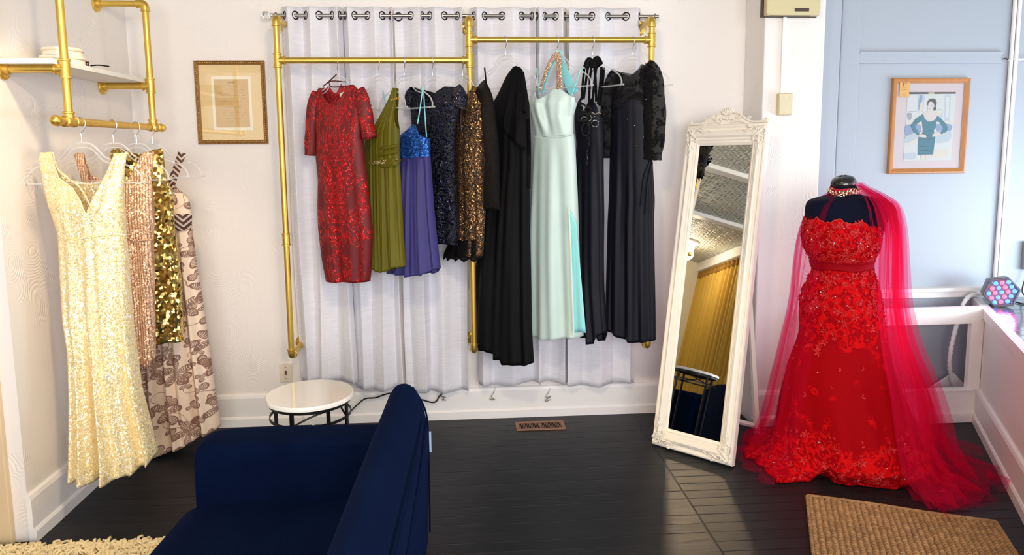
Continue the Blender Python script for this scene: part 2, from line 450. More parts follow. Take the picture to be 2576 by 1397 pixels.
# stack on the shelf: two shallow pale tins
M_tinbox = plain('cream_card', (0.82, 0.76, 0.62), 0.5); M_goldband = plain('gold_band', (0.75, 0.50, 0.16), 0.4, 0.6)
zsh = ZS + PR + .021
for k, (r, dx, lab) in enumerate(((0.082, 0, 'wide round cream box with gold line, lower one on the pipe shelf'), (0.074, .003, 'smaller round cream box sitting on top of the lower round box'))):
    b = thing('round_box', lab, 'box', (XL + .125 + dx, YN + .20, zsh + k*.034), 0, 'round boxes on the pipe shelf')
    MB().lathe([(r, 0), (r, .018), (r - .001, .019)], 40).build('body', M_tinbox, b); MB().lathe([(r + .002, .0195), (r + .003, .021), (r + .003, .032), (r, .034)], 40).build('lid', M_tinbox, b)
    MB().lathe([(r + .0033, .021), (r + .0035, .0225)], 40).build('band', M_goldband, b)
# sunglasses-like dark clip lying on the board
sg = thing('hair_clip', 'small dark claw clip lying at the front edge of the pipe shelf', 'hair clip', (XP - .05, 3.22, zsh), 0.4)
mb = MB()
for k in range(7): mb.tube(smooth_path([(-.02 + .007*k, -.012, .001), (-.02 + .007*k, -.006, .016), (-.02 + .007*k, .004, .012), (-.018 + .007*k, .010, .001)], 4), .0022, 8)
mb.tube([(-.024, -.004, .017), (.026, -.004, .017)], .003, 8); mb.build('claw', plain('tortoise_plastic', (.03, .012, .006), .25), sg)
mb = MB(); mb.tube(smooth_path([(.03, 0, .003), (.06, .01, .008), (.10, 0, .003)], 5), .003, 8); mb.build('pin', M_dark_metal, sg)

# ------------------------------------------------------------------ curtain rod and curtains
YC = 4.005
za, zb = atY(684, 34, YC)[2], atY(1650, 46, YC)[2]
xa, xb = atY(684, 34, YC)[0], atY(1652, 46, YC)[0]
ZR = (za + zb) / 2
rod = thing('curtain_rod', 'nickel curtain rod above the gold rack with a faceted glass end knob', 'curtain rod', (xa, YC, ZR))
MB().cyl((0, 0, 0), (xb - xa + .01, 0, 0), .0095).build('rod_tube', M_rod, rod)
MB().tube([(.62*1.6, 0, 0), (.62*1.6 + .05, 0, 0)], .0115, 18).build('sleeve_joint', M_rod, rod)
for xx in (.02, xb - xa - .01):
    mb = MB(); mb.tube([(xx, .06, -.004), (xx, 0.012, -.004)], .007, 12); mb.tube([(xx, .075, -.004), (xx, .066, -.004)], .022, 18); mb.torus((xx, 0, 0), (1, 0, 0), .0135, .004); mb.build('bracket', M_rod, rod)
tg = NT('clear_glass'); tg.p(color=(0.92, 0.93, 0.95), rough=0.03, trans=1.0, ior=1.45); M_glass = tg.m
mb = MB(); mb.ball((-.032, 0, 0), .023, n=9, k=7); mb.build('glass_knob', M_glass, rod, smooth=False)
mb = MB(); mb.tube([(-.010, 0, 0), (-.002, 0, 0), (.004, 0, 0)], [.008, .013, .011], 16); mb.build('knob_collar', M_chrome, rod)

t = NT('curtain_linen'); v = t.obj()
slub = t.noise(t.mapping(v, (3, 3, 55)), 3.0, 3.0, 0.6); warp = t.noise(t.mapping(v, (60, 60, 2)), 3.0, 2.0)
hz = t.math('ADD', slub, t.math('MULTIPLY', warp, 0.5))
cc = t.mix(t.step(slub, 0.35, 0.7), (0.83, 0.825, 0.90), (0.91, 0.905, 0.97))
t.p(color=cc, rough=0.85, normal=t.bump(hz, 0.5, 0.004), sheen=0.2)
tr = t.n('BsdfTranslucent', {'Color': (0.75, 0.72, 0.74, 1)}); mx = t.n('MixShader', {'Fac': 0.12}); t.t.links.new(t.b.outputs[0], mx.inputs[1]); t.t.links.new(tr.outputs[0], mx.inputs[2]); t.t.links.new(mx.outputs[0], t.out.inputs[0])
M_curtain = t.m
M_grommet = plain('black_nickel', (0.055, 0.05, 0.05), 0.22, 0.95)
def curtain(label, ext, pbot, seed, amp=0.036, top_px=20, mat=None, group='pale linen curtains'):
    """ext: list of (pixel x, 'f'/'b') fold extremes on the rod"""
    r = random.Random(seed)
    xs = [atY(p, 40, YC)[0] for p, _ in ext]; sg = [(-1 if k == 'f' else 1) for _, k in ext]
    ztop = ZR + 0.045; zbot = atY(ext[len(ext)//2][0], pbot, YC - .03)[2]
    cx = (xs[0] + xs[-1]) / 2
    root = thing('curtain', label, 'curtain', (cx, YC, zbot), 0, group)
    def fold(u):                    # smooth fold depth at parameter u in [0, n-1]
        i = min(int(u), len(xs) - 2); t_ = u - i; k = (1 - cos(PI * t_)) / 2
        return sg[i] + (sg[i+1] - sg[i]) * k
    def xat(u):
        i = min(int(u), len(xs) - 2); t_ = u - i
        k = t_ - 0.10 * sin(2*PI*t_)
        return xs[i] + (xs[i+1] - xs[i]) * k
    ncol = (len(xs) - 1) * 14 + 1; nrow = 60; pts = []
    ph = [r.uniform(0, 6.28) for _ in range(6)]
    for a in range(nrow + 1):
        tt = a / nrow; z = ztop + (zbot - ztop) * tt; row = []
        for b in range(ncol):
            u = (len(xs) - 1) * b / (ncol - 1)
            f = fold(u); x = xat(u)
            g = max(0, (tt - .06))
            x2 = x + 0.016 * g * sin(1.3*u + ph[0]) + 0.006 * g * sin(9*tt + u + ph[1])
            A = amp * (1 - 0.10 * g)
            f2 = f * (1 - .25*min(1, g*2)) + 0.35 * min(1, g*2) * sin(0.9*u + ph[2] + 1.5*tt)
            f2 = math.copysign(abs(f2) ** .8, f2)
            y = A * f2
            dz = 0.007 * sin(u * 1.7 + ph[3]) * (tt > .5) * tt + (.004*f if tt < .02 else 0)
            row.append((x2 - cx, min(y, .062), z - zbot + dz))
        pts.append(row)
    o = MB().grid(pts).build('cloth', mat or M_curtain, root, solid=0.0025, angle=80)
    for side, zc_, h in (('header_hem', ztop - .115, .006), ('bottom_hem', zbot + .085, .006)):
        tt = (ztop - zc_) / (ztop - zbot); a = int(round(tt * nrow))
        mb = MB(); mb.grid([[(p[0], p[1] - .0022, p[2] + dzz) for p in pts[a]] for dzz in (.002, -.002)]); mb.build('hem_seam', M_curtain, root)
    for i in range(len(xs) - 1):    # a metal ring where the cloth crosses the rod
        u = i + .5; x = xat(u); dx = xat(u + .06) - xat(u - .06); dy = amp * (fold(u + .06) - fold(u - .06))
        nrm = Vector((-dy, dx, 0)).normalized()
        mb = MB(); mb.torus((x - cx, amp * fold(u), ZR - zbot), nrm, .0205, .0052, 24, 8, flat=.8); mb.build('grommet', M_grommet, root)
    return root
F, B = 'f', 'b'
curtain('leftmost pale curtain panel, its edge beside the gold upright near the framed document', [(706,B),(728,F),(757,B),(783,F),(822,B),(850,F),(858,B)], 968, 1)
curtain('pale curtain panel hanging behind the red and olive dresses', [(862,B),(878,F),(905,B),(945,F),(977,B),(988,F)], 985, 2)
curtain('pale curtain panel behind the navy sequin dress with a long low hem', [(990,B),(1012,B),(1055,F),(1068,B),(1095,F),(1140,B),(1163,F)], 992, 3)
curtain('pale curtain panel behind the black one-shoulder gown', [(1184,B),(1201,F),(1236,B),(1290,F),(1333,B),(1345,F)], 972, 4)
curtain('narrow pale curtain panel behind the mint gown', [(1347,B),(1356,F),(1383,B),(1413,F),(1427,B)], 968, 5)
curtain('rightmost pale curtain panel behind the dark lace sleeved gown', [(1430,F),(1470,B),(1508,F),(1550,B),(1600,F),(1614,B)], 972, 6)

# ------------------------------------------------------------------ hangers
t = NT('clear_acrylic'); tb = t.n('BsdfTransparent', {'Color': (0.93, 0.94, 0.95, 1)}); t.p(color=(0.9, 0.9, 0.92), rough=0.12, spec=0.9)
mx = t.n('MixShader', {'Fac': 0.26}); t.t.links.new(tb.outputs[0], mx.inputs[1]); t.t.links.new(t.b.outputs[0], mx.inputs[2]); t.t.links.new(mx.outputs[0], t.out.inputs[0]); M_acryl = t.m
def hanger_parts(root, hw, drop, pr=PR, rise=0.105, k=1.0, thick=.0042):
    """origin = centre of the pipe the hook goes round; x across the hanger"""
    a = pr + .004
    # wire hook goes over the pipe, then down to the neck
    P = [(a*cos(q), 0, a*sin(q)) for q in np.linspace(rad(200), rad(0), 14)]
    P = [(-p[0], p[1], p[2]) for p in P[::-1]] if False else P
    P += [(a*.92, 0, -.012), (a*.55, 0, -.030), (-.002, 0, -.042), (0, 0, -.052), (0, 0, -drop)]
    # the hook lies across the pipe: turn it so that it clears the bar
    MB().tube(smooth_path(P, 2), .0019, 8).build('hook', M_chrome, root)
    z0 = -drop; h = rise * 1.45
    half = [(0.004, z0), (.035*k, z0 - .006), (.062*k, z0 - .030), (.085*k, z0 - .058), (.12*k, z0 - .074), (hw*.80, z0 - .098), (hw*.93, z0 - .118), (hw, z0 - .145), (hw*.985, z0 - .160), (hw*.93, z0 - .166)]
    L = [(-x, 0, z) for x, z in half[::-1]]; Rr = [(x, 0, z) for x, z in half]
    MB().tube(smooth_path(L + [(0, 0, z0 + .001)] + Rr, 4, closed=True), thick, 10, loop=True).build('frame', M_acryl, root)
    inner = [(0.0, z0 - .020), (.03*k, z0 - .024), (.052*k, z0 - .042), (.08*k, z0 - .074), (.12*k, z0 - .090)]
    MB().tube(smooth_path([(-x, .0, z) for x, z in inner[::-1]] + [(x, .0, z) for x, z in inner[1:]], 4), thick*.8, 8).build('inner_rib', M_acryl, root)
def hang(X, Y, Z, psi, label, hw=.215, drop=.075, group=None):
    r = thing('hanger', label, 'hanger', (X, Y, Z), -psi, group); hanger_parts(r, hw, drop); return r
# ------------------------------------------------------------------ garments
class Plane:
    """upright plane a garment hangs in: through (X, Y), turned by psi"""
    def __init__(s, X, Y, psi, zb):
        s.X, s.Y, s.psi, s.zb = X, Y, psi, zb
        s.e = np.array([cos(psi), -sin(psi), 0]); s.n = np.array([-sin(psi), -cos(psi), 0]); s.P = np.array([X, Y, 0.0])
        a, b = s.uz(1000, 400), s.uz(1010, 400); s.m = abs(b[0] - a[0]) / 10
    def uz(s, px, py, off=0.0):
        p = on(px, py, s.n, s.n @ s.P + off)
        return float((p - s.P) @ s.e), float(p[2])
    def l(s, px, py, off=0.0):
        u, z = s.uz(px, py, off); return Vector((u, -off, z - s.zb))
def lerp_tab(tab, x):
    a = sorted(tab); return np.interp(x, [p[0] for p in a], [p[1] for p in a])
def garment_root(name, label, X, Y, psi, hem_px, group=None, cat='dress'):
    n = np.array([-sin(psi), -cos(psi), 0]); zb = float(on(*hem_px, n, n @ np.array([X, Y, 0.0]))[2])
    r = thing(name, label, cat, (X, Y, zb), -psi, group); pl = Plane(X, Y, psi, zb); return r, pl
def shell(root, name, mat, pl, rows, topf, topb, hem, dep, amp, folds=((3, .3, 1), (5, 1.2, .6)), nf=110, nr=80, y0=0.0, drift=1.5, seed=0, sharp=1.0, wav=0.0, solid=.0018):
    zr, ul, ur = [], [], []
    for py, L, R in rows:
        a = pl.uz(L, py); b = pl.uz(R, py); zr.append((a[1] + b[1]) / 2); ul.append(a[0]); ur.append(b[0])
    o = np.argsort(zr); zr = np.array(zr)[o]; ul = np.array(ul)[o]; ur = np.array(ur)[o]
    zz = np.linspace(zr[0] - .03, zr[-1] + .03, 260)
    k = np.ones(9) / 9
    def sm(a): return np.convolve(np.pad(a, 4, mode='edge'), k, 'valid')
    UL = sm(np.interp(zz, zr, ul)); UR = sm(np.interp(zz, zr, ur))
    c = lambda z: (np.interp(z, zz, UL) + np.interp(z, zz, UR)) / 2
    w = lambda z: (np.interp(z, zz, UR) - np.interp(z, zz, UL)) / 2
    def poly(pts):
        S_, Z_ = [], []
        for px, py in pts:
            u, z = pl.uz(px, py); S_.append((u - c(z)) / max(w(z), 1e-4)); Z_.append(z)
        S_ = np.maximum.accumulate(np.array(S_) + np.arange(len(S_)) * 1e-5); return S_, np.array(Z_)
    fs, fz = poly(topf); bs, bz = poly(topb) if topb else (fs, fz); hs, hz = poly(hem)
    zpx = lambda tab: (np.array([pl.uz((rows[0][1] + rows[0][2]) / 2, p)[1] for p, _ in sorted(tab, reverse=True)]), np.array([v for _, v in sorted(tab, reverse=True)]))
    dz, dv = zpx(dep); az, av = zpx(amp)
    th = [PI * (1 - j / nf) for j in range(nf + 1)] + [-PI * j / nf for j in range(1, nf)][0:]
    # front columns 0..nf go from the left side to the right side, then the back ones return
    cols = [(cos(t_), sin(t_)) for t_ in [PI * (1 - j / nf) for j in range(nf + 1)]]
    cols += [(cos(-PI * j / nf), sin(-PI * j / nf)) for j in range(1, nf)]
    N = len(cols); V = []
    sarr = np.array([q[0] for q in cols]); sn = np.array([q[1] for q in cols])
    zf = np.interp(sarr, fs, fz); zbk = np.interp(sarr, bs, bz)
    front = sn >= -1e-9
    ztop = np.where(front, zf, zbk)
    edge = np.clip((1 - np.abs(sarr)) / .02, 0, 1)
    ztop = edge * ztop + (1 - edge) * np.minimum(zf, zbk)
    zh = np.interp(sarr, hs, hz)
    rr = random.Random(seed)
    for i in range(nr + 1):
        tt = i / nr
        z = ztop + (zh - ztop) * tt
        C, Wd = c(z), w(z)
        D = np.interp(z, dz, dv); A = np.interp(z, az, av)
        f = np.zeros(N)
        for (kk, ph, wt) in folds:
            f += wt * np.sin(kk * PI * sarr + ph + np.where(front, 0, 1.9) + drift * (z - zr[-1]) + .5 * np.sin(2.1 * z + kk))
        f = np.sign(f) * np.abs(f) ** sharp
        side = np.clip(np.abs(sn), 0, 1) ** .6
        y = -np.sign(np.where(front, 1, -1)) * (D * np.abs(sn) ** .75) * np.where(front, 1, .8) - A * f * side * np.where(front, 1, .6)
        x = C + Wd * sarr + wav * A * np.sin(7 * sarr + 5 * z) * side
        V.extend(zip(x, y + y0, z - pl.zb))
    mb = MB(); fsx = []
    for i in range(nr):
        for j in range(N):
            k2 = (j + 1) % N; fsx.append((i*N + j, (i+1)*N + j, (i+1)*N + k2, i*N + k2))
    mb.add(V, fsx)
    return mb.build(name, mat, root, solid=solid, angle=75)
def strap(root, name, mat, pl, pts, wpx, thick=.0016, k=5):
    P = [pl.l(*p) for p in pts]; P = [Vector(p) for p in smooth_path(P, k)]
    ww = wpx if isinstance(wpx, (list, tuple)) else [wpx] * 2
    K = len(P); R = []
    for i, p in enumerate(P):
        t_ = (P[min(i+1, K-1)] - P[max(i-1, 0)]); t_.normalize()
        nrm = Vector((0, -1, 0)); side = t_.cross(nrm)
        if side.length < 1e-3: side = Vector((1, 0, 0))
        side.normalize(); nn = side.cross(t_).normalized()
        h = np.interp(i / (K - 1), np.linspace(0, 1, len(ww)), ww) * pl.m / 2
        R.append([p + side * h * cos(q) + nn * thick * sin(q) for q in np.linspace(0, 2*PI, 13)[:-1]])
    return MB().rings(R).build(name, mat, root)
def sleeve(root, name, mat, pl, pts, k=6, seed=1, wr=.04, open_end=True, n=40, solid=.0015):
    """pts: (px, py, half width px, half depth m, y offset)"""
    Q = smooth_path([np.array([*pl.l(p[0], p[1], p[4]), p[2] * pl.m, p[3]]) for p in pts], k); K = len(Q); R = []
    rr = random.Random(seed); ph = rr.uniform(0, 6)
    for i, q in enumerate(Q):
        a = Q[min(i+1, K-1)] - Q[max(i-1, 0)]; t_ = Vector((a[0], 0, a[2])).normalized(); side = Vector((-t_.z, 0, t_.x))
        ring = []
        for j in range(n):
            g = 2*PI*j/n; e = 1 + wr * sin(3*g + ph + i*.35) + wr*.7 * sin(i * .9 + 2*g)
            ring.append(Vector((q[0], q[1], q[2])) + side * cos(g) * q[3] * e + Vector((0, -1, 0)) * sin(g) * q[4] * e)
        R.append(ring)
    return MB().rings(R, caps=False).build(name, mat, root, solid=solid, angle=75)

def satin(name, c1, c2, rough=0.4, sheen=0.3, weave=900, bump=0.08, spec=.5, metal=0.0):
    t = NT(name); v = t.obj(); n = t.noise(t.mapping(v, (1, 1, .25)), 9, 3)
    h = t.noise(v, weave, 2)
    h2 = t.math('ADD', h, t.math('MULTIPLY', t.noise(t.mapping(v, (1, 1, .12)), 22, 2, .5, .6), 3.0))
    return t.p(color=t.mix(n, c1, c2), rough=rough, sheen=sheen, normal=t.bump(h2, bump, .006), spec=spec, metal=metal)

# ---- materials of the garments
t, c, nm, mm, rr_ = sequins('champagne_sequins', (0.90, 0.70, 0.34), (1.0, 0.88, 0.56), 230, 0.62, .35, .34)
g = t.step(t.noise(t.obj(), 60, 1), .60, .68)
M_champ = t.p(color=t.mix(g, c, (1.0, 0.98, 0.90)), rough=rr_, metal=mm, normal=nm)
t, c, nm, mm, rr_ = sequins('rose_sequins', (0.70, 0.42, 0.26), (0.90, 0.64, 0.45), 200, .9, .4, .32)
s = t.n('SeparateXYZ'); t.set(s, 0, t.obj()); stripe = t.step(t.math('SINE', t.math('MULTIPLY', t.math('ADD', s.outputs[0], t.math('MULTIPLY', t.noise(t.obj(), 5, 1), .02)), 2*PI/.011)), -.75, -.3)
M_rose = t.p(color=t.mix(stripe, (0.48, 0.25, 0.14), c), rough=rr_, metal=mm, normal=nm)
t, c, nm, mm, rr_ = sequins('gold_paillettes', (0.45, 0.27, 0.04), (1.0, 0.80, 0.30), 75, 1.3, .9, .22)
M_goldseq = t.p(color=c, rough=rr_, metal=mm, normal=nm)
M_goldlin = plain('gold_lining', (0.55, 0.36, 0.08), .5)
def floral():
    t = NT('leaf_print_cotton'); v = t.obj(); s = t.n('SeparateXYZ'); t.set(s, 0, v)
    cv = t.n('CombineXYZ'); t.set(cv, 0, s.outputs[0]); t.set(cv, 1, s.outputs[2]); p2 = cv.outputs[0]
    masks = []
    for sc, off, pet, big in ((5.6, (0, 0, 0), 2.5, .44), (9.0, (3.3, 1.7, 0), 1.0, .33), (11.0, (7.1, 4.7, 0), 1.5, .30)):
        q = t.vmath('ADD', p2, off); vo = t.vor(q, sc, dims='2D', rnd=.75)
        d = t.vmath('SUBTRACT', q, vo.outputs['Position']) if 'Position' in vo.outputs else q
        sd = t.n('SeparateXYZ'); t.set(sd, 0, d)
        ang = t.math('ARCTAN2', sd.outputs[1], sd.outputs[0]); cs = t.n('SeparateColor'); t.set(cs, 0, vo.outputs['Color'])
        ang = t.math('ADD', ang, t.math('MULTIPLY', cs.outputs[0], 6.28))
        pr = t.math('POWER', t.math('ABSOLUTE', t.math('COSINE', t.math('MULTIPLY', ang, pet))), 1.1)
        rr0 = t.math('MULTIPLY', t.math('ADD', t.math('MULTIPLY', pr, .90), .10), big)
        dist = vo.outputs['Distance']; inside = t.math('LESS_THAN', dist, rr0)
        rim = t.math('GREATER_THAN', dist, t.math('SUBTRACT', rr0, .055))
        hatch = t.math('GREATER_THAN', t.math('SINE', t.math('ADD', t.math('MULTIPLY', dist, 120.0), t.math('MULTIPLY', pr, 22.0))), -.55)
        masks.append(t.math('MULTIPLY', inside, t.math('MAXIMUM', t.math('MULTIPLY', hatch, .9), rim)))
    m_ = t.math('MAXIMUM', t.math('MAXIMUM', masks[0], masks[1]), masks[2])
    vine = t.math('LESS_THAN', t.math('ABSOLUTE', t.math('SUBTRACT', t.noise(p2, 7, 1), .5)), .006)
    m_ = t.math('MAXIMUM', m_, t.math('MULTIPLY', vine, .8))
    return t.p(color=t.mix(m_, (0.80, 0.64, 0.50), (0.23, 0.115, 0.085)), rough=.75, normal=t.bump(t.noise(t.mapping(v, (1, 1, .2)), 30, 2), .15, .004))
M_floral = floral()
def woven_band():
    t = NT('patterned_band'); v = t.obj(); s = t.n('SeparateXYZ'); t.set(s, 0, v)
    a = t.math('SINE', t.math('MULTIPLY', t.math('ADD', t.math('ABSOLUTE', t.math('SUBTRACT', t.math('FRACT', t.math('MULTIPLY', s.outputs[0], 14)), .5)), t.math('MULTIPLY', s.outputs[2], 14)), 16.0))
    return t.p(color=t.mix(t.math('GREATER_THAN', a, .25), (0.05, .022, .02), (0.55, .42, .36)), rough=.6)
M_band = woven_band()
def red_damask():
    t, c, nm, mm, rr = sequins('red_sequin_damask', (0.42, 0.006, 0.010), (0.72, 0.015, 0.02), 240, 1.0, .5, .24)
    v = t.obj(); s = t.n('SeparateXYZ'); t.set(s, 0, v)
    cv = t.n('CombineXYZ'); t.set(cv, 0, t.math('ABSOLUTE', t.math('ADD', s.outputs[0], .0))); t.set(cv, 1, t.math('MULTIPLY', s.outputs[2], .55)); p2 = cv.outputs[0]
    nz = t.n('TexNoise', {'Vector': p2}); nz.inputs['Scale'].default_value = 11; nz.inputs['Detail'].default_value = 1.5; nz.inputs['Distortion'].default_value = 1.6
    f = nz.outputs['Fac']
    band = t.step(t.math('SINE', t.math('MULTIPLY', f, 46.0)), -.55, -.25)
    fine = t.step(t.math('SINE', t.math('MULTIPLY', f, 150.0)), -.7, -.2)
    big = t.step(t.noise(p2, 5.0, 1, .5, 1.0), .40, .44)
    k = t.math('MULTIPLY', t.math('MULTIPLY', band, fine), big)
    nrm = t.n('Mix', data_type='VECTOR'); t.set(nrm, 0, k); t.set(nrm, 4, t.geo().outputs['Normal']); t.set(nrm, 5, nm)
    nb = t.bump(k, .5, .002, nrm.outputs[1])
    return t.p(color=t.mix(k, (0.14, 0.001, 0.003), c), rough=t.math('SUBTRACT', .62, t.math('MULTIPLY', k, .36)), metal=t.math('MULTIPLY', k, .45), normal=nb)
M_redseq = red_damask()
M_ribbon = plain('dark_red_ribbon', (.07, .002, .006), .5)
M_redlin = satin('red_lining', (0.36, .006, .014), (.42, .01, .02), .5)
M_olive = satin('olive_silk', (0.085, 0.076, 0.002), (0.15, 0.13, 0.004), .42, .0, 700, .25, .25)
M_bluebod = sequins('blue_sequins', (0.012, 0.06, .30), (.03, .16, .62), 150, .9, .6, .25); M_bluebod = M_bluebod[0].p(color=M_bluebod[1], rough=.25, metal=.6, normal=M_bluebod[2])
M_violet = satin('violet_chiffon', (0.017, 0.013, 0.125), (0.030, 0.023, .18), .6, .08, 700, .15)
def dark_sequin(name, base, a, b, scale, thr=.42):
    t, c, nm, mm, rr = sequins(name, a, b, scale, 1.1, .8, .22)
    v = t.obj(); f = t.noise(t.mapping(v, (1, 1, .8)), 34, 2, .5, 1.5)
    k = t.step(t.math('SINE', t.math('MULTIPLY', f, 34)), -.5, .1)
    return t.p(color=t.mix(k, base, c), rough=t.math('SUBTRACT', .7, t.math('MULTIPLY', k, .46)), metal=t.math('MULTIPLY', k, .8), normal=nm)
M_navyseq = dark_sequin('navy_sequins', (0.004, .005, .010), (0.002, .003, .009), (.014, .017, .055), 190)
M_bronze = dark_sequin('bronze_lace', (0.008, .005, .004), (0.16, .075, .03), (.50, .27, .12), 200)
def sheer(name, col, fac, lace=None, lscale=26, thr=.52):
    t = NT(name); v = t.obj(); t.p(color=col, rough=.7)
    tb = t.n('BsdfTransparent'); mx = t.n('MixShader'); f = fac
    if lace is not None:
        n = t.step(t.noise(v, lscale, 2, .5, 1.2), thr, thr + .03); t.p(spec=.1); f = t.math('MAXIMUM', n, fac)
        t.set(t.b, 'Base Color', t.mix(n, (*col, 1), (*lace, 1)))
    t.set(mx, 0, f); t.t.links.new(tb.outputs[0], mx.inputs[1]); t.t.links.new(t.b.outputs[0], mx.inputs[2]); t.t.links.new(mx.outputs[0], t.out.inputs[0])
    return t.m
M_blacklace = sheer('black_lace_net', (0.007, .006, .006), .80, (.006, .005, .005), 60, .5)
M_illusion = sheer('sheer_black_mesh', (0.010, .009, .010), .52, (.006, .006, .010), 24, .57)
M_crepe = satin('black_crepe', (0.0022, .0022, .0035), (.004, .004, .0055), .65, .0, 900, .12, .15)
M_blackdull = satin('black_chiffon', (0.0035, .0035, .005), (.006, .006, .008), .8, .0, 900, .12, .08)
M_navycrepe = satin('midnight_crepe', (0.0018, .002, .007), (.0035, .004, .012), .55, .0, 900, .12, .25)
M_mint = satin('mint_satin', (0.56, .72, .70), (.64, .79, .76), .36, .15, 900, .10)
M_aqua = satin('aqua_lining', (0.22, .66, .74), (.30, .74, .80), .45, .1, 900, .1)
t, c, nm, mm, rr_ = sequins('copper_beads', (0.50, .26, .16), (.95, .68, .52), 420, 1.1, .6, .25); M_beads = t.p(color=c, rough=.25, metal=.6, normal=nm)
M_jet = plain('jet_beads', (0.012, .012, .013), .12, .3)
M_crystal = plain('crystal_beads', (0.75, .73, .72), .08, .7)
M_label = plain('woven_label', (.75, .68, .55), .7)

# ================= left wall bar: four gowns facing the room
YH = [float(atX(q, 318, XP)[1]) for q in (217, 288, 341, 381)]; YH[0] -= .045; YH[1] -= .02
LH = ['clear hanger nearest the room on the left bar, holding the long champagne gown', 'clear hanger on the left bar holding the rose ribbed sequin dress', 'clear hanger on the left bar holding the short gold sequin dress', 'clear hanger at the far end of the left bar holding the leaf print dress']
for y, lb in zip(YH, LH):
    h = hang(XP, y, ZBar, 0.0, lb, .228, .082, 'clear hangers on the left wall bar')
A = rad(0)
# champagne gown
r, pl = garment_root('evening_gown', 'long champagne sequin gown with a deep V neck, nearest on the left bar', XP, YH[0], A, (280, 1190), 'gowns on the left wall bar', 'dress')
shell(r, 'gown_body', M_champ, pl,
      [(383,97,320),(420,102,314),(486,117,310),(547,138,313),(586,151,315),(658,154,322),(800,163,331),(882,177,340),(979,181,353),(1067,181,375),(1142,180,393),(1195,179,396)],
      [(97,390),(103,384),(133,382),(146,415),(160,445),(201,472),(226,503),(240,534),(258,480),(276,432),(287,398),(291,386),(319,384),(321,392)],
      [(97,390),(103,384),(128,382),(142,425),(170,455),(210,462),(255,455),(283,420),(293,386),(319,384),(321,392)],
      [(179,1186),(200,1194),(221,1189),(240,1193),(256,1190),(280,1182),(305,1184),(330,1174),(350,1176),(368,1160),(384,1159),(396,1140)],
      [(380,.012),(430,.03),(520,.075),(600,.07),(800,.085),(1190,.11)], [(380,.0),(560,.002),(640,.004),(800,.011),(1000,.022),(1190,.034)],
      folds=((2.6,.4,.8),(4.3,1.5,.8),(6.8,.2,.5)), seed=2, drift=.5, nf=150, nr=110)
strap(r, 'waist_seam', M_champ, pl, [(152,598,.07),(190,603,.074),(235,597,.078),(280,592,.074),(316,592,.066)], 3.5, .002)
strap(r, 'neck_edge', M_champ, pl, [(133,384,.016),(150,432,.034),(201,472,.064),(240,534,.078),(262,470,.066),(287,400,.022),(290,386,.016)], 4, .0025)
# rose dress
r, pl = garment_root('sequin_dress', 'rose ribbed sequin dress just behind the champagne gown', XP, YH[1], A, (365, 915), 'gowns on the left wall bar')
shell(r, 'dress_body', M_rose, pl,
      [(386,186,388),(420,196,384),(457,207,380),(507,214,386),(560,216,388),(604,217,385),(658,212,387),(780,205,389),(890,204,390),(925,206,388)],
      [(186,392),(192,386),(214,384),(224,430),(236,520),(300,500),(335,440),(358,390),(362,383),(386,382),(388,390)],
      [(186,392),(192,386),(210,384),(222,440),(290,470),(345,440),(362,384),(386,382),(388,390)],
      [(206,905),(260,912),(320,910),(347,908),(365,918),(382,919),(388,905)],
      [(380,.01),(450,.03),(540,.055),(604,.05),(800,.055),(920,.06)], [(380,0),(604,.002),(620,.004),(920,.010)], folds=((3,.4,.8),(5,1.5,.5)), seed=3, nf=150)
strap(r, 'waist_seam', M_rose, pl, [(310,590,.052),(335,606,.054),(360,604,.05),(386,604,.03)], 4, .003)
# gold dress
r, pl = garment_root('sequin_dress', 'short gold paillette dress with a round collar, third on the left bar', XP, YH[2], A, (430, 860), 'gowns on the left wall bar')
shell(r, 'dress_body', M_goldseq, pl,
      [(372,280,409),(400,278,412),(443,276,416),(482,268,433),(515,268,436),(568,270,438),(640,272,448),(711,270,456),(800,268,459),(862,268,461)],
      [(280,380),(288,374),(306,376),(320,420),(345,432),(368,420),(384,378),(406,374),(409,380)],
      [(280,380),(288,374),(306,372),(330,386),(360,388),(384,376),(406,374),(409,380)],
      [(268,860),(320,864),(393,864),(430,858),(461,858)],
      [(372,.012),(443,.035),(560,.05),(860,.05)], [(372,0),(600,.002),(860,.006)], seed=4)
# leaf print maxi dress
r, pl = garment_root('maxi_dress', 'cream maxi dress with brown leaf print and dark woven strap, far end of left bar', XP, YH[3], A, (470, 1110), 'gowns on the left wall bar')
shell(r, 'dress_body', M_floral, pl,
      [(470,340,440),(497,330,474),(540,335,481),(581,335,482),(604,330,486),(676,325,495),(765,322,510),(890,325,527),(1001,332,542),(1072,345,553),(1120,352,558)],
      [(340,500),(380,520),(420,474),(436,455),(462,446),(474,500)], [(340,500),(380,500),(440,470),(474,500)],
      [(352,1128),(375,1135),(396,1132),(420,1126),(444,1121),(447,1112),(475,1110),(495,1096),(525,1082),(558,1072)],
      [(450,.02),(540,.055),(600,.05),(800,.075),(1130,.10)], [(450,0),(560,.002),(620,.008),(800,.016),(1130,.026)], folds=((3.2,.4,.7),(5.7,1.0,.8),(9.1,.3,.4)), seed=5, drift=.4, nf=150)
strap(r, 'shoulder_strap', M_band, pl, [(458,384,.008),(450,410,.025),(437,445,.04),(428,474,.045)], 19, .003)
strap(r, 'shoulder_strap', M_band, pl, [(318,388,.008),(326,420,.025),(345,470,.04),(356,505,.04)], 19, .003)
strap(r, 'waist_band', M_band, pl, [(340,560,.045),(380,560,.064),(420,560,.064),(455,560,.052),(481,560,.012)], 43, .004)

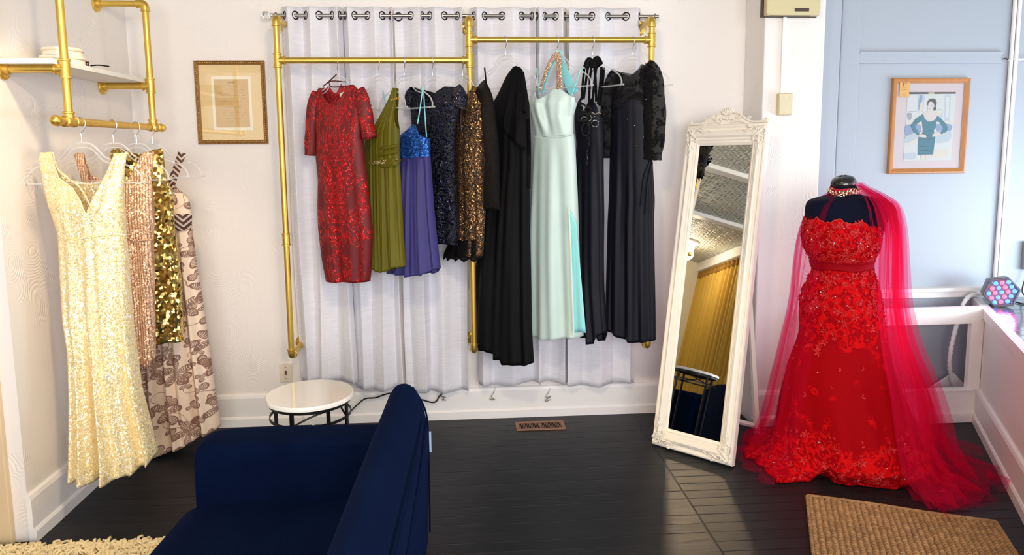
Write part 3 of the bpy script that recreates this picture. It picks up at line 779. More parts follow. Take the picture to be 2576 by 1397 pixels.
# ================= wall rack: nine garments turned part way round on their hooks
hooks = dict(red=(848, ZL, 30), olive=(952, ZL, 46), blue=(1016, ZL, 44), navy=(1087, ZL, 42), bronze=(1163, ZL, 46), black=(1271, ZRt, 44), mint=(1401, ZRt, 40), halter=(1491, ZRt, 55), lace=(1592, ZRt, 36))
HL = dict(red='clear hanger holding the red sequin dress', olive='clear hanger on the lower gold rail, second hook from the left, holding the olive dress', blue='clear hanger on the lower gold rail holding the blue and violet dress',
          navy='clear hanger holding the navy sequin dress', bronze='clear hanger at the right end of the lower gold rail holding the bronze lace dress',
          black='clear hanger at the left end of the upper gold rail holding the one-shoulder gown', mint='clear hanger holding the mint gown', halter='clear hanger holding the beaded black halter gown', lace='clear plastic hanger at the right end of the upper rail holding the lace sleeved gown')
HP = {}
for k_, (px, zbar, ps) in hooks.items():
    pyb = {ZL: 152, ZRt: 101}[zbar]; X = float(atY(px, pyb, YR)[0]); psi = rad(ps); HP[k_] = (X, YR, psi)
    h = hang(X, YR, zbar, psi, HL[k_], .205 if k_ != 'red' else .20, .080, 'clear hangers on the gold clothes rack')
    for ch in h.children:
        if ch.name.startswith('hook'): ch.rotation_euler = (0, 0, psi - rad(72))
GR = 'dresses on the gold clothes rack'
# red sequin dress
r, pl = garment_root('sequin_dress', 'knee length red sequin dress with short sleeves, first on the rack', *HP['red'], (870, 706), GR)
shell(r, 'dress_body', M_redseq, pl,
      [(212,806,885),(235,794,908),(262,790,914),(300,795,912),(342,801,910),(395,799,915),(456,805,922),(517,803,929),(579,805,935),(660,815,933),(712,825,928)],
      [(806,222),(812,222),(824,246),(838,262),(858,261),(868,240),(874,216),(885,214)], [(806,222),(813,220),(838,236),(858,235),(874,215),(885,214)],
      [(824,706),(850,709),(880,706),(905,709),(928,708)],
      [(210,.012),(260,.035),(340,.058),(420,.055),(520,.058),(710,.05)], [(210,0),(400,.002),(710,.006)], seed=6, nf=140)
sleeve(r, 'sleeve', M_redseq, pl, [(800,234,15,.020,.0),(790,270,17,.034,.004),(786,320,15,.036,.006),(784,360,14,.036,.006),(783,391,13,.037,.006)], seed=1)
sleeve(r, 'sleeve', M_redseq, pl, [(902,228,16,.020,.0),(914,262,17,.034,.004),(922,310,15,.036,.006),(930,348,15,.036,.006)], seed=2)
strap(r, 'lining', M_redlin, pl, [(815,226,-.014),(832,250,-.024),(852,254,-.024),(870,224,-.014)], 34, .001)
strap(r, 'hanging_loop', M_ribbon, pl, [(812,218,.0),(830,203,.006),(847,187,.004)], 3, .001)
strap(r, 'hanging_loop', M_ribbon, pl, [(868,206,.0),(835,204,.008),(828,210,.008),(836,219,.008),(870,217,.0)], 2.6, .001)
strap(r, 'care_label', M_label, pl, [(856,243,-.012),(867,237,-.010)], 12, .001)
# olive dress
r, pl = garment_root('cocktail_dress', 'olive green one-shoulder silk dress with a jewelled waist, beside the red dress', *HP['olive'], (975, 682), GR)
shell(r, 'dress_body', M_olive, pl,
      [(219,985,1002),(250,976,1002),(300,952,998),(330,930,1003),(370,922,1002),(410,922,1003),(440,922,1005),(517,926,1009),(600,930,1013),(684,932,1019)],
      [(930,332),(950,330),(960,303),(972,280),(982,254),(990,222),(1001,222),(998,280),(1003,330)], [(930,345),(950,350),(975,345),(990,240),(994,222),(1001,222),(1003,330)],
      [(932,664),(952,668),(973,684),(990,680),(1005,672),(1019,671)],
      [(219,.008),(260,.018),(330,.042),(400,.036),(520,.045),(684,.055)], [(219,.0015),(300,.004),(400,.004),(440,.006),(684,.014)], folds=((4,.3,.8),(9,1.2,.5),(15,.6,.3)), seed=7, nf=130)
strap(r, 'jewelled_belt', M_olive, pl, [(922,410,.0),(940,412,.026),(965,412,.041),(990,408,.036),(1003,404,.008)], 13, .004)
mb = MB()
for k_ in range(70):
    a = k_/69; px = 928 + a*73; py = 411 - 5*a + random.uniform(-5, 5); mb.ball(pl.l(px, py, .012 + .036*sin(PI*min(1, .25 + .75*a)) ), random.uniform(.0022, .0045), n=8, k=6)
mb.build('jewels', plain('pale_gold_gems', (.75, .62, .32), .15, .8), r)
mb = MB()
for k_ in range(5): mb.torus(pl.l(985 + k_*4.5, 252 - k_*1.3, .024), (0.3, 1, .2), .0045, .0018, 12, 6)
mb.build('shoulder_ring', plain('gold_trinket', (.8, .55, .15), .2, 1.0), r)
strap(r, 'bodice_pleat', M_olive, pl, [(946,374,.034),(970,372,.044),(1001,366,.02)], 5, .003); strap(r, 'bodice_pleat', M_olive, pl, [(946,394,.034),(970,386,.043),(1001,380,.02)], 6, .003)
# blue and violet dress
r, pl = garment_root('cocktail_dress', 'violet chiffon dress with a bright blue sequin bodice and thin straps', *HP['blue'], (1046, 690), GR)
shell(r, 'bodice', M_bluebod, pl, [(311,1002,1078),(344,1004,1079),(397,1003,1080)],
      [(1002,342),(1020,341),(1034,328),(1046,313),(1054,316),(1066,338),(1078,346)], [(1002,342),(1030,360),(1078,348)], [(1003,397),(1040,399),(1080,396)],
      [(311,.02),(344,.042),(397,.04)], [(311,.0),(397,.002)], seed=8, nr=30)
shell(r, 'skirt', M_violet, pl, [(394,1003,1080),(436,1002,1083),(517,998,1088),(599,994,1096),(694,985,1108)],
      [(1003,395),(1040,397),(1080,394)], None, [(985,684),(1005,688),(1018,686),(1046,693),(1066,690),(1079,691),(1094,680),(1108,674)],
      [(394,.040),(500,.05),(694,.062)], [(394,.002),(436,.008),(694,.020)], folds=((4,.3,.8),(6.5,1.2,.6),(11,.6,.25)), seed=9, drift=.3)
strap(r, 'shoulder_strap', M_aqua, pl, [(1050,312,.034),(1057,270,.015),(1063,222,.004),(1062,217,-.004)], 2.6); strap(r, 'shoulder_strap', M_aqua, pl, [(1065,218,.0),(1069,290,-.01),(1073,345,-.015)], 2.6)
strap(r, 'shoulder_strap', M_aqua, pl, [(963,228,.0),(968,250,.01),(973,272,.012)], 3)
# navy sequin dress
r, pl = garment_root('sequin_dress', 'dark navy sequin dress with cap sleeves, between the blue and bronze dresses', *HP['navy'], (1120, 610), GR)
shell(r, 'dress_body', M_navyseq, pl, [(219,1036,1151),(240,1030,1158),(262,1034,1158),(305,1038,1147),(354,1042,1143),(436,1044,1145),(520,1040,1147),(618,1040,1149)],
      [(1036,232),(1044,220),(1064,224),(1072,258),(1098,258),(1104,230),(1122,218),(1147,219),(1151,228)], [(1036,232),(1044,222),(1064,226),(1098,236),(1122,220),(1147,219),(1151,228)],
      [(1040,606),(1095,607),(1120,612),(1149,617)], [(219,.01),(262,.035),(354,.042),(618,.042)], [(219,0),(618,.004)], seed=10)
sleeve(r, 'cap_sleeve', M_navyseq, pl, [(1040,226,8,.016,.0),(1032,242,10,.028,.004),(1032,268,9,.03,.004)], seed=3); sleeve(r, 'cap_sleeve', M_navyseq, pl, [(1148,224,10,.016,.0),(1157,242,11,.028,.004),(1158,270,11,.03,.004)], seed=4)
# bronze lace dress
r, pl = garment_root('lace_dress', 'bronze and black lace dress with long sheer sleeves at the centre upright', *HP['bronze'], (1165, 652), GR)
shell(r, 'dress_body', M_bronze, pl, [(214,1150,1212),(250,1150,1216),(313,1152,1218),(400,1150,1214),(520,1150,1219),(644,1150,1212)],
      [(1150,250),(1160,236),(1166,262),(1180,300),(1186,250),(1192,216),(1206,220),(1212,228)], [(1150,250),(1165,240),(1190,216),(1212,228)],
      [(1150,642),(1180,645),(1212,644)], [(214,.01),(260,.03),(400,.042),(644,.042)], [(214,0),(644,.004)], seed=11)
shell(r, 'lace_hem', M_blacklace, pl, [(600,1140,1213),(640,1122,1212),(660,1118,1210)], [(1140,600),(1175,603),(1213,602)], None,
      [(1118,646),(1126,653),(1134,646),(1143,655),(1152,648),(1162,656),(1172,649),(1183,657),(1194,650),(1204,658),(1210,650)], [(600,.047),(660,.05)], [(600,.001),(660,.005)], seed=12, nr=14)
sleeve(r, 'sleeve', M_blacklace, pl, [(1206,224,16,.018,.0),(1224,250,11,.026,.004),(1230,300,11,.030,.006),(1236,380,12,.030,.006),(1238,460,13,.03,.006),(1237,526,14,.03,.006)], seed=5)
sleeve(r, 'sleeve', M_blacklace, pl, [(1158,238,13,.018,.0),(1145,290,11,.026,.0),(1144,380,11,.028,.0),(1144,500,11,.028,.0)], seed=6)
strap(r, 'tassel', M_jet, pl, [(1157,262,.034),(1157,300,.036),(1158,330,.036)], 4, .002); strap(r, 'hanging_loop', M_crepe, pl, [(1224,224,-.0),(1222,200,-.002),(1219,170,-.004)], 3, .0008)
# black one-shoulder gown
r, pl = garment_root('evening_gown', 'long black one-shoulder gown with a draped ruffle, first on the upper rail', *HP['black'], (1290, 912), GR)
shell(r, 'gown_body', M_crepe, pl, [(166,1292,1316),(187,1276,1319),(231,1257,1324),(269,1236,1330),(330,1236,1329),(420,1230,1330),(500,1218,1330),(590,1208,1331),(677,1200,1333),(810,1192,1335),(915,1188,1341)],
      [(1236,268),(1258,230),(1276,188),(1294,169),(1304,166),(1316,180),(1322,230),(1330,268)], [(1236,272),(1270,240),(1296,172),(1304,167),(1316,180),(1330,270)],
      [(1188,868),(1214,872),(1238,877),(1262,896),(1280,899),(1284,911),(1310,914),(1327,919),(1341,913)],
      [(166,.012),(230,.03),(300,.05),(400,.045),(600,.055),(915,.07)], [(166,.0),(300,.002),(420,.006),(915,.020)], folds=((2.4,.3,.8),(4.4,1.2,.6),(7,.6,.3)), seed=13, drift=.4, nf=130)
def flounce(pl, root, name, mat, top, bot, off0, off1, n=34, m=16, amp=.012):
    pts = []
    T = smooth_path([np.array(p, float) for p in top], 12); B_ = smooth_path([np.array(p, float) for p in bot], 12)
    for i in range(n + 1):
        a = i / n; tp = T[int(a*(len(T)-1))]; bp = B_[int(a*(len(B_)-1))]; row = []
        for j in range(m + 1):
            b = j / m; px = tp[0]*(1-b) + bp[0]*b; py = tp[1]*(1-b) + bp[1]*b
            row.append(pl.l(px, py, off0*(1-b) + off1*b + amp * b * sin(9*a + 1.5*b)))
        pts.append(row)
    return MB().grid(pts).build(name, mat, root, solid=.002, angle=80)
flounce(pl, r, 'draped_ruffle', M_blackdull, [(1284,184),(1294,172),(1304,168),(1314,180),(1320,214)], [(1266,318),(1274,338),(1288,352),(1302,364),(1325,380)], .026, .07)
flounce(pl, r, 'draped_ruffle', M_blackdull, [(1300,168),(1312,174),(1320,200),(1326,240)], [(1300,300),(1312,290),(1320,280),(1331,300)], .02, .062)
strap(r, 'sash_tail', M_blackdull, pl, [(1329,300,.03),(1331,380,.03),(1330,474,.03)], 7, .002)
# mint gown
r, pl = garment_root('evening_gown', 'long pale mint satin gown with a beaded halter strap and a side slit', *HP['mint'], (1400, 846), GR)
shell(r, 'bodice', M_mint, pl, [(220,1352,1436),(244,1338,1452),(269,1336,1448),(294,1343,1441),(332,1350,1440),(346,1350,1441)],
      [(1338,268),(1344,248),(1352,232),(1360,244),(1369,252),(1384,240),(1400,226),(1413,221),(1428,232),(1440,241),(1452,246)], [(1338,270),(1395,292),(1452,256)], [(1350,343),(1396,346),(1441,338)],
      [(220,.03),(260,.066),(300,.06),(346,.044)], [(220,.0),(255,.010),(300,.010),(346,.001)], folds=((2.4,.2,1),(4.0,.8,.6)), seed=14, nr=40, drift=11)
shell(r, 'skirt', M_mint, pl, [(338,1348,1442),(395,1346,1447),(500,1341,1452),(633,1336,1456),(766,1336,1462),(850,1337,1466)],
      [(1348,341),(1396,344),(1442,337)], None, [(1337,843),(1352,845),(1371,849),(1400,849),(1442,848),(1466,846)],
      [(338,.044),(450,.05),(633,.055),(850,.065)], [(338,.0),(400,.005),(850,.022)], folds=((1.8,2.4,.9),(3.6,.4,.5)), seed=15, drift=.2)
flounce(pl, r, 'slit_lining', M_aqua, [(1431,522),(1440,540),(1450,560)], [(1441,838),(1456,836),(1474,838)], .058, .082, 20, 24, .004)
strap(r, 'slit_edge', M_mint, pl, [(1431,520,.06),(1436,640,.075),(1443,848,.088)], 3, .002)
strap(r, 'halter_strap', M_aqua, pl, [(1362,232,-.01),(1375,190,-.006),(1393,148,-.002),(1404,134,.0),(1412,145,-.004),(1424,190,-.02),(1444,236,-.03)], [10,9,12,10,9,14,17], .0015)
strap(r, 'beaded_strap', M_beads, pl, [(1358,230,.034),(1366,204,.03),(1378,170,.02),(1394,142,.010),(1402,134,.006)], [5,6,7,8,8], .003)
strap(r, 'beaded_strap', M_beads, pl, [(1403,132,.006),(1406,160,.016),(1407,190,.03),(1407,224,.04)], [8,9,10,10], .003)
strap(r, 'shoulder_strap', M_aqua, pl, [(1350,171,.0),(1352,195,.01),(1356,240,.02)], 2.2); strap(r, 'shoulder_strap', M_aqua, pl, [(1461,171,.0),(1452,200,.006),(1438,240,.012)], 2.4)
strap(r, 'waist_seam', M_mint, pl, [(1350,341,.03),(1372,345,.042),(1400,346,.047),(1425,341,.04),(1440,337,.02)], 2.2, .002)
# black beaded halter gown
r, pl = garment_root('evening_gown', 'long black halter gown with jet bead scrolls on the front, beside the mint gown', *HP['halter'], (1494, 858), GR)
shell(r, 'gown_body', M_navycrepe, pl, [(244,1462,1496),(270,1449,1511),(316,1451,1514),(360,1455,1516),(420,1452,1516),(544,1450,1518),(633,1450,1517),(722,1455,1517),(800,1460,1522),(865,1463,1527)],
      [(1449,272),(1456,258),(1466,245),(1474,262),(1480,282),(1486,262),(1494,246),(1504,262),(1511,284)], [(1449,290),(1480,320),(1511,290)],
      [(1463,838),(1476,844),(1490,850),(1494,861),(1509,862),(1514,845),(1527,834)],
      [(244,.02),(300,.044),(400,.04),(865,.055)], [(244,.0),(360,.002),(500,.008),(865,.018)], folds=((2,.3,.8),(3.7,1.2,.6)), seed=16, drift=.3)
for p in ([(1468,250,.03),(1476,190,.02),(1480,156,.004)], [(1482,270,.04),(1484,200,.025),(1490,154,.004)], [(1490,262,.036),(1496,200,.02),(1502,156,.004)], [(1500,256,.03),(1498,200,.015),(1494,154,.0)], [(1463,252,.03),(1466,210,.015),(1470,172,.004)], [(1504,262,.03),(1510,210,.012),(1513,168,.002)], [(1508,266,.0),(1516,210,.0),(1519,170,.0)]):
    strap(r, 'strap', M_crepe, pl, p, 3.2, .0016)
strap(r, 'collar', M_crepe, pl, [(1474,172,.004),(1480,156,.008),(1491,160,.01),(1502,152,.008),(1510,166,.004)], 8, .002)
def beads(pl, root, name, paths, rad_, mat, off, step=.006):
    mb = MB()
    for pth in paths:
        P = [Vector(q) for q in smooth_path([pl.l(p[0], p[1], off(p)) for p in pth], 8)]; acc = 0
        for i in range(1, len(P)):
            acc += (P[i] - P[i-1]).length
            if acc > step: acc = 0; mb.ball(P[i], rad_ * random.uniform(.75, 1.2), n=8, k=6)
    return mb.build(name, mat, root)
def swirl(cx, cy, rx, ry, a0, a1, n=12): return [(cx + rx*cos(rad(a0 + (a1-a0)*i/n)), cy + ry*sin(rad(a0 + (a1-a0)*i/n))) for i in range(n+1)]
offb = lambda p: .055
scr = [swirl(1462,272,11,12,0,340), swirl(1468,296,14,10,20,330), swirl(1474,326,9,16,0,360), swirl(1486,300,8,13,30,330), swirl(1460,286,7,7,0,300), swirl(1480,278,9,8,0,330), swirl(1470,310,15,7,200,420)]
beads(pl, r, 'jet_scrolls', scr + [[(1464,256),(1458,270),(1456,290)], [(1478,340),(1484,356),(1480,372),(1476,392),(1478,404),(1475,416)], [(1475,345),(1482,362),(1478,380)]], .0056, M_jet, offb, .0062)
beads(pl, r, 'crystal_scrolls', [swirl(1497,311,9,8,0,360), swirl(1462,272,6,7,0,360), swirl(1470,300,8,6,0,360), swirl(1483,296,5,8,0,330), [(1476,392),(1479,402),(1475,416)], [(1488,282),(1496,288),(1504,284),(1512,286)], swirl(1491,290,6,6,0,330)], .0024, M_crystal, offb, .006)
beads(pl, r, 'bead_trim', [[(1476,200),(1488,176),(1498,158)], [(1478,206),(1490,180),(1500,160)], [(1476,170),(1478,158),(1484,152)]], .003, M_jet, lambda p: .022, .006)
# dark gown with lace sleeves
r, pl = garment_root('evening_gown', 'long midnight navy gown with sheer lace sleeves, last on the upper rail', *HP['lace'], (1597, 850), GR)
shell(r, 'gown_body', M_navycrepe, pl, [(200,1550,1630),(250,1540,1636),(300,1538,1638),(340,1538,1638),(400,1536,1640),(500,1534,1646),(558,1531,1644),(677,1528,1646),(760,1526,1648),(860,1525,1649)],
      [(1540,262),(1548,236),(1556,222),(1562,250),(1567,272),(1580,256),(1600,240),(1614,232),(1628,240),(1637,262)], [(1540,262),(1590,300),(1637,262)],
      [(1525,824),(1545,832),(1562,843),(1580,850),(1597,856),(1625,857),(1649,856)],
      [(200,.02),(260,.05),(340,.046),(500,.055),(860,.06)], [(200,0),(400,.002),(500,.006),(860,.014)], folds=((2,.3,.7),(3.9,1.2,.7),(7,.2,.3)), seed=17, drift=.5)
shell(r, 'lace_yoke', M_illusion, pl, [(160,1552,1622),(180,1546,1640),(230,1538,1642),(280,1538,1640)],
      [(1546,190),(1556,178),(1566,186),(1590,192),(1604,180),(1614,162),(1622,163),(1640,182)], [(1546,190),(1556,180),(1590,186),(1614,163),(1622,163),(1640,182)], [(1538,278),(1567,276),(1600,250),(1640,276)],
      [(160,.012),(200,.03),(280,.054)], [(160,0),(280,.001)], seed=18, nr=24)
sleeve(r, 'lace_sleeve', M_illusion, pl, [(1622,170,14,.018,.0),(1640,190,16,.032,.004),(1645,240,17,.042,.006),(1645,300,18,.044,.006),(1643,360,17,.044,.006),(1640,402,15,.042,.006)], seed=7)
sleeve(r, 'lace_sleeve', M_illusion, pl, [(1554,184,12,.018,.0),(1538,210,12,.032,.0),(1530,260,11,.04,.0),(1528,320,11,.042,.0),(1528,398,9,.04,.0)], seed=8)
def applique(pl, root, spots, mat, seed):
    r_ = random.Random(seed); mb = MB()
    for px, py, off, n, sp in spots:
        for k in range(n):
            a = r_.uniform(0, 6.28); d = r_.uniform(0, sp); c_ = pl.l(px + d*cos(a)*.7, py + d*sin(a), off)
            M_ = Matrix.Rotation(r_.uniform(0, 6.28), 3, 'Y'); mb.ball(c_, r_.uniform(.006, .012), .0018, .0035, n=8, k=5, M=M_)
        mb.build('lace_flower_spray', mat, root); mb = MB()
applique(pl, r, [(1632,186,.035,60,26),(1616,205,.045,40,20),(1652,225,.04,30,16),(1635,290,.05,60,22),(1648,350,.05,60,22),(1640,392,.048,70,16),(1655,310,.045,20,14),(1556,230,.04,40,22),(1532,300,.04,40,20)], M_crepe, 5)
mb = MB()
for p in ((1596,316),(1602,367),(1578,300),(1625,250),(1618,345)): mb.ball(pl.l(*p, .056), .0025, n=8, k=6)
mb.build('crystals', M_crystal, r)
strap(r, 'side_gather', M_navycrepe, pl, [(1612,520,.058),(1620,450,.056),(1636,405,.03)], 4, .003); strap(r, 'side_gather', M_navycrepe, pl, [(1624,540,.055),(1630,460,.05),(1640,410,.024)], 4, .003)
# ------------------------------------------------------------------ dress form, red gown, veil, collar necklace
YM = 3.30; XM = float(atY(2116, 640, YM)[0])
FP = Plane(XM, YM, 0.0, 0.0)
def ring_rows(rows):
    out = []
    for py, L, R, k, ys in rows:
        a, b = FP.uz(L, py), FP.uz(R, py); out.append(((a[1]+b[1])/2, (a[0]+b[0])/2, ys, (b[0]-a[0])/2, (b[0]-a[0])/2*k))
    return out
def interp_rows(rows, n):
    A_ = np.array(rows); P = smooth_path([A_[i] for i in range(len(A_))], n); return np.array(P)
form = thing('dress_form', 'black tailor dress form wearing the red gown near the display window', 'mannequin', (XM, YM, 0))
M_form = NT('navy_jersey'); M_form.p(color=(0.004, .006, .018), rough=.85, sheen=.04, spec=.06, normal=M_form.bump(M_form.noise(M_form.obj(), 500, 2), .2, .002)); M_form = M_form.m
M_gloss = plain('gloss_black_wood', (0.008, .008, .009), .16, coat=.5)
rows = interp_rows(ring_rows([(466,2098,2154,.95,.015),(480,2096,2156,.95,.012),(490,2088,2166,.85,.01),(497,2062,2196,.62,.01),(505,2040,2218,.55,.01),(522,2031,2228,.52,.005),(548,2030,2226,.62,.0),(590,2032,2206,.80,-.01),(640,2046,2190,.80,-.005),(665,2050,2187,.78,0),(720,2040,2200,.78,0),(790,2028,2210,.8,0)]), 4)
MB().rings([[(cx + rx*math.copysign(abs(cos(g))**.9, cos(g)), cy + ry*math.copysign(abs(sin(g))**.9, sin(g)), z) for g in np.linspace(0, 2*PI, 49)[:-1]] for z, cx, cy, rx, ry in rows[::-1]]).build('torso', M_form, form)
zc = float(FP.uz(2126, 466)[1]); cxn = float(FP.uz(2126, 466)[0])
Mt = Matrix.Translation((cxn, .015, zc)) @ Matrix.Rotation(rad(-10), 4, 'Y') @ Matrix.Rotation(rad(8), 4, 'X')
MB().lathe([(.044, -.012), (.054, -.004), (.058, .008), (.058, .016), (.052, .028), (.046, .036), (.030, .043), (.020, .044), (.018, .040), (.004, .041)], 40, Mt).build('neck_cap', M_gloss, form)
MB().cyl((cxn*.5, .0, .03), (cxn*.5, .0, .8), .016).build('pole', M_dark_metal, form)
MB().lathe([(.15, 0), (.15, .012), (.12, .025), (.03, .035), (.02, .05)], 40).build('base', M_dark_metal, form)

def red_lace(name, strong):
    t = NT(name); v = t.obj()
    n1 = t.vor(t.vmath('ADD', v, t.vmath('SCALE', t.n('TexNoise', {'Vector': v, 'Scale': 22.0}).outputs['Color'], scale=.05)), 34, 'SMOOTH_F1').outputs['Distance']
    n2 = t.noise(v, 70, 2, .5, 1.5)
    h = t.math('ADD', t.math('SINE', t.math('MULTIPLY', n1, 14)), t.math('MULTIPLY', n2, 1.2))
    s = t.n('SeparateXYZ'); t.set(s, 0, v)
    zmask = t.math('MAXIMUM', t.step(s.outputs[2], .58, .80), t.step(s.outputs[2], .26, .10))
    k = t.math('MULTIPLY', t.step(t.math('ADD', t.noise(v, 9, 2), t.math('MULTIPLY', zmask, .35)), .60, .68), t.step(h, -.1, .6))
    return t.p(color=t.mix(k, (0.30, .001, .004), (0.56, .004, .006)), rough=.75, spec=.04, normal=t.bump(t.math('MULTIPLY', h, t.math('ADD', k, .1)), .6, .004))
M_redlace = red_lace('red_lace', 1)
M_redsatin = satin('red_satin', (0.24, .001, .005), (.32, .003, .008), .55, .0, 900, .15, .06)
M_redtape = plain('red_cord_lace', (0.50, .004, .006), .6)
gown = thing('ball_gown', 'strapless red lace gown with a train, worn by the dress form', 'dress', (XM, YM, 0))
gr = interp_rows(ring_rows([(543,2027,2205,.80,-.004),(575,2021,2203,.86,-.012),(600,2020,2201,.88,-.014),(625,2026,2198,.86,-.010),(650,2042,2190,.84,-.004),(662,2045,2188,.82,0),(680,2047,2190,.82,0),(706,2037,2198,.84,0),(746,2021,2206,.86,0),(779,2018,2211,.87,0),(843,2018,2220,.9,0),(928,1992,2236,.95,.005),(1014,1978,2266,1.0,.01),(1078,1970,2300,1.0,.01),(1120,1962,2312,1.0,.01)]), 6)
hem = [atZ(*q)[:2] for q in [(1905,1158),(1925,1190),(1960,1215),(2000,1214),(2037,1215),(2062,1194),(2113,1219),(2190,1226),(2267,1230),(2310,1221),(2391,1207)]]
hem = [np.array([p[0] - XM, p[1] - YM]) for p in hem] + [np.array(q) for q in [(.56,-.02),(.52,.18),(.36,.34),(.12,.42),(-.14,.40),(-.32,.26),(-.40,.08)]]
hang_ = [math.atan2(p[1], p[0]) % (2*PI) for p in hem]; hr = [float(np.hypot(*p)) for p in hem]
o_ = np.argsort(hang_); ha = np.array(hang_)[o_]; hb = np.array(hr)[o_]
def hem_r(g): return np.interp(g % (2*PI), np.r_[ha[-1]-2*PI, ha, ha[0]+2*PI], np.r_[hb[-1], hb, hb[0]])
NG = 220; G = np.linspace(0, 2*PI, NG + 1)[:-1]
def gown_pt(z, cx, cy, rx, ry, g, amp):
    f = sin(6*g + 1.1) * .6 + sin(11*g + z*2) * .5 + sin(17*g - z*3) * .25
    k = 1 + amp * f; return (cx + rx*k*cos(g), cy + ry*k*sin(g), z)
R = []; ztop = gr[0][0]
front_top = FP.uz(2100, 548)[1]
for i, (z, cx, cy, rx, ry) in enumerate(gr):
    amp = 0.0 if z > .62 else .05 * min(1, (.62 - z) / .4)
    ring = []
    for g in G:
        zz = z
        if i < 7:   # scalloped, dipping neckline
            dip = .022*abs(sin(5.2*g)) + .03*(1 if False else max(0, cos(g - rad(318)))**3) + .022*max(0, sin(g))
            zz = z - dip * (1 - i/7)
        p = gown_pt(zz, cx, cy, rx, ry, g, amp); ring.append(p)
    R.append(ring)
zl, cxl, cyl_, rxl, ryl = gr[-1]
for i in range(1, 15):
    b = i / 14; z = zl * (1 - b)**1.25 + .012; ring = []
    e = b ** 1.7
    for g in G:
        p0 = gown_pt(zl, cxl, cyl_, rxl, ryl, g, .05 * min(1, (.62 - zl) / .4)); h_ = hem_r(g) * (1 + .03*sin(9*g) + .02*sin(21*g))
        q = (h_*cos(g), h_*sin(g)); ring.append((p0[0]*(1-e) + q[0]*e, p0[1]*(1-e) + q[1]*e, max(.006, z + .020*e*(1 + sin(7*g + 2*b)) * (.4 + .6*sin(PI*b)))))
    R.append(ring)
R.append([(p[0]*1.01, p[1]*1.01, .004) for p in R[-1]])
gown_rings = R
MB().rings(R[::-1], caps=False).build('gown_body', M_redlace, gown, solid=.002, angle=80)
# folded sash at the waist
ws = [r_ for r_ in gr if FP.uz(2116, 676)[1] <= r_[0] <= FP.uz(2116, 650)[1]]
R2 = [[(cx + (rx + .006)*cos(g), cy + (ry + .006)*sin(g), z + .004*sin(5*g)) for g in G] for z, cx, cy, rx, ry in ws]
MB().rings(R2[::-1], caps=False).build('waist_sash', M_redsatin, gown, solid=.003)
mb = MB(); r0 = gown_rings[0]; mb.tube([(p[0]*1.01, p[1]*1.01, p[2] + .003*sin(j*1.1)) for j, p in enumerate(r0)], .0035, 8, loop=True)
r1 = gown_rings[3]; mb.tube([(p[0]*1.012, p[1]*1.012, p[2] - .012 + .004*sin(j*.9)) for j, p in enumerate(r1)], .0025, 8, loop=True); mb.build('neckline_lace', M_redtape, gown)
# raised lace flowers and crystals
rl = random.Random(4); mb = MB(); cr = MB(); NR = len(gown_rings)
def surf(i, j): return Vector(gown_rings[i][j % NG])
def zone(z):
    return 1.0 if z > .80 else (.75 - (.80 - z) * 2.6 if z > .55 else (.10 if z > .26 else .9))
tries = 0; count = 0
while count < 900 and tries < 20000:
    tries += 1; i = rl.randrange(1, NR - 2); j = rl.randrange(NG); p = surf(i, j)
    if not (PI*.95 < G[j] < 2*PI or rl.random() < .12): continue
    if rl.random() > zone(p.z): continue
    zwaist = FP.uz(2116, 663)[1]
    if abs(p.z - zwaist) < .022: continue
    n_ = (surf(i, j+2) - surf(i, j-2)).cross(surf(min(i+1, NR-1), j) - surf(i-1, j)); n_.normalize()
    out = Vector((p.x, p.y, .1))
    if n_.dot(out) < 0: n_ = -n_
    q = n_.to_track_quat('Z', 'Y').to_matrix(); a0 = rl.uniform(0, 6.28); s_ = rl.uniform(.006, .011)
    for k in range(rl.choice((1, 2, 5))):
        a = a0 + k*1.257; off = q @ Vector((cos(a)*s_, sin(a)*s_, 0)); M_ = q @ Matrix.Rotation(a, 3, 'Z') @ Matrix.Rotation(-.35, 3, 'Y')
        mb.ball(p + n_*.003 + off, s_*1.0, s_*.45, .0022, n=7, k=4, M=M_)
    count += 1
    if rl.random() < .07: cr.ball(p + n_*.006, .0032, n=8, k=6)
mb.build('lace_flowers', M_redtape, gown); cr.build('crystals', M_crystal, gown)

# tulle veil
def tulle(name, col, fac):
    t = NT(name); t.p(color=col, rough=.8, spec=.1)
    tl = t.n('BsdfTranslucent', {'Color': (*col, 1)}); m1 = t.n('MixShader', {'Fac': .5}); t.t.links.new(t.b.outputs[0], m1.inputs[1]); t.t.links.new(tl.outputs[0], m1.inputs[2])
    tb = t.n('BsdfTransparent', {'Color': (1, .80, .90, 1)}); m2 = t.n('MixShader', {'Fac': fac}); t.t.links.new(tb.outputs[0], m2.inputs[1]); t.t.links.new(m1.outputs[0], m2.inputs[2])
    t.t.links.new(m2.outputs[0], t.out.inputs[0]); return t.m
M_tulle = tulle('red_tulle', (0.90, .012, .085), .125)
M_tulle2 = tulle('dense_red_tulle', (.95, .02, .12), .22)
veil = thing('tulle_veil', 'sheer red tulle veil falling from the neck of the dress form to the floor', 'veil', (XM, YM, 0))
zp = lambda py: float(FP.uz(2116, py)[1])
ZR_ = [zp(q) for q in (460,472,492,520,580,660,760,850,950,1010,1070,1110)] + [.06, .02]
right = [.055,.085,.16,.225,.25,.262,.275,.31,.385,.43,.465,.50,.56,.68]
left = [.075,.085,.130,.175,.215,.235,.245,.265,.295,.315,.34,.37,.40,.46]
front = [.06,.09,.13,.165,.20,.205,.215,.255,.33,.37,.41,.45,.52,.60]
back = [.055,.08,.12,.16,.20,.22,.25,.29,.32,.34,.355,.37,.38,.39]
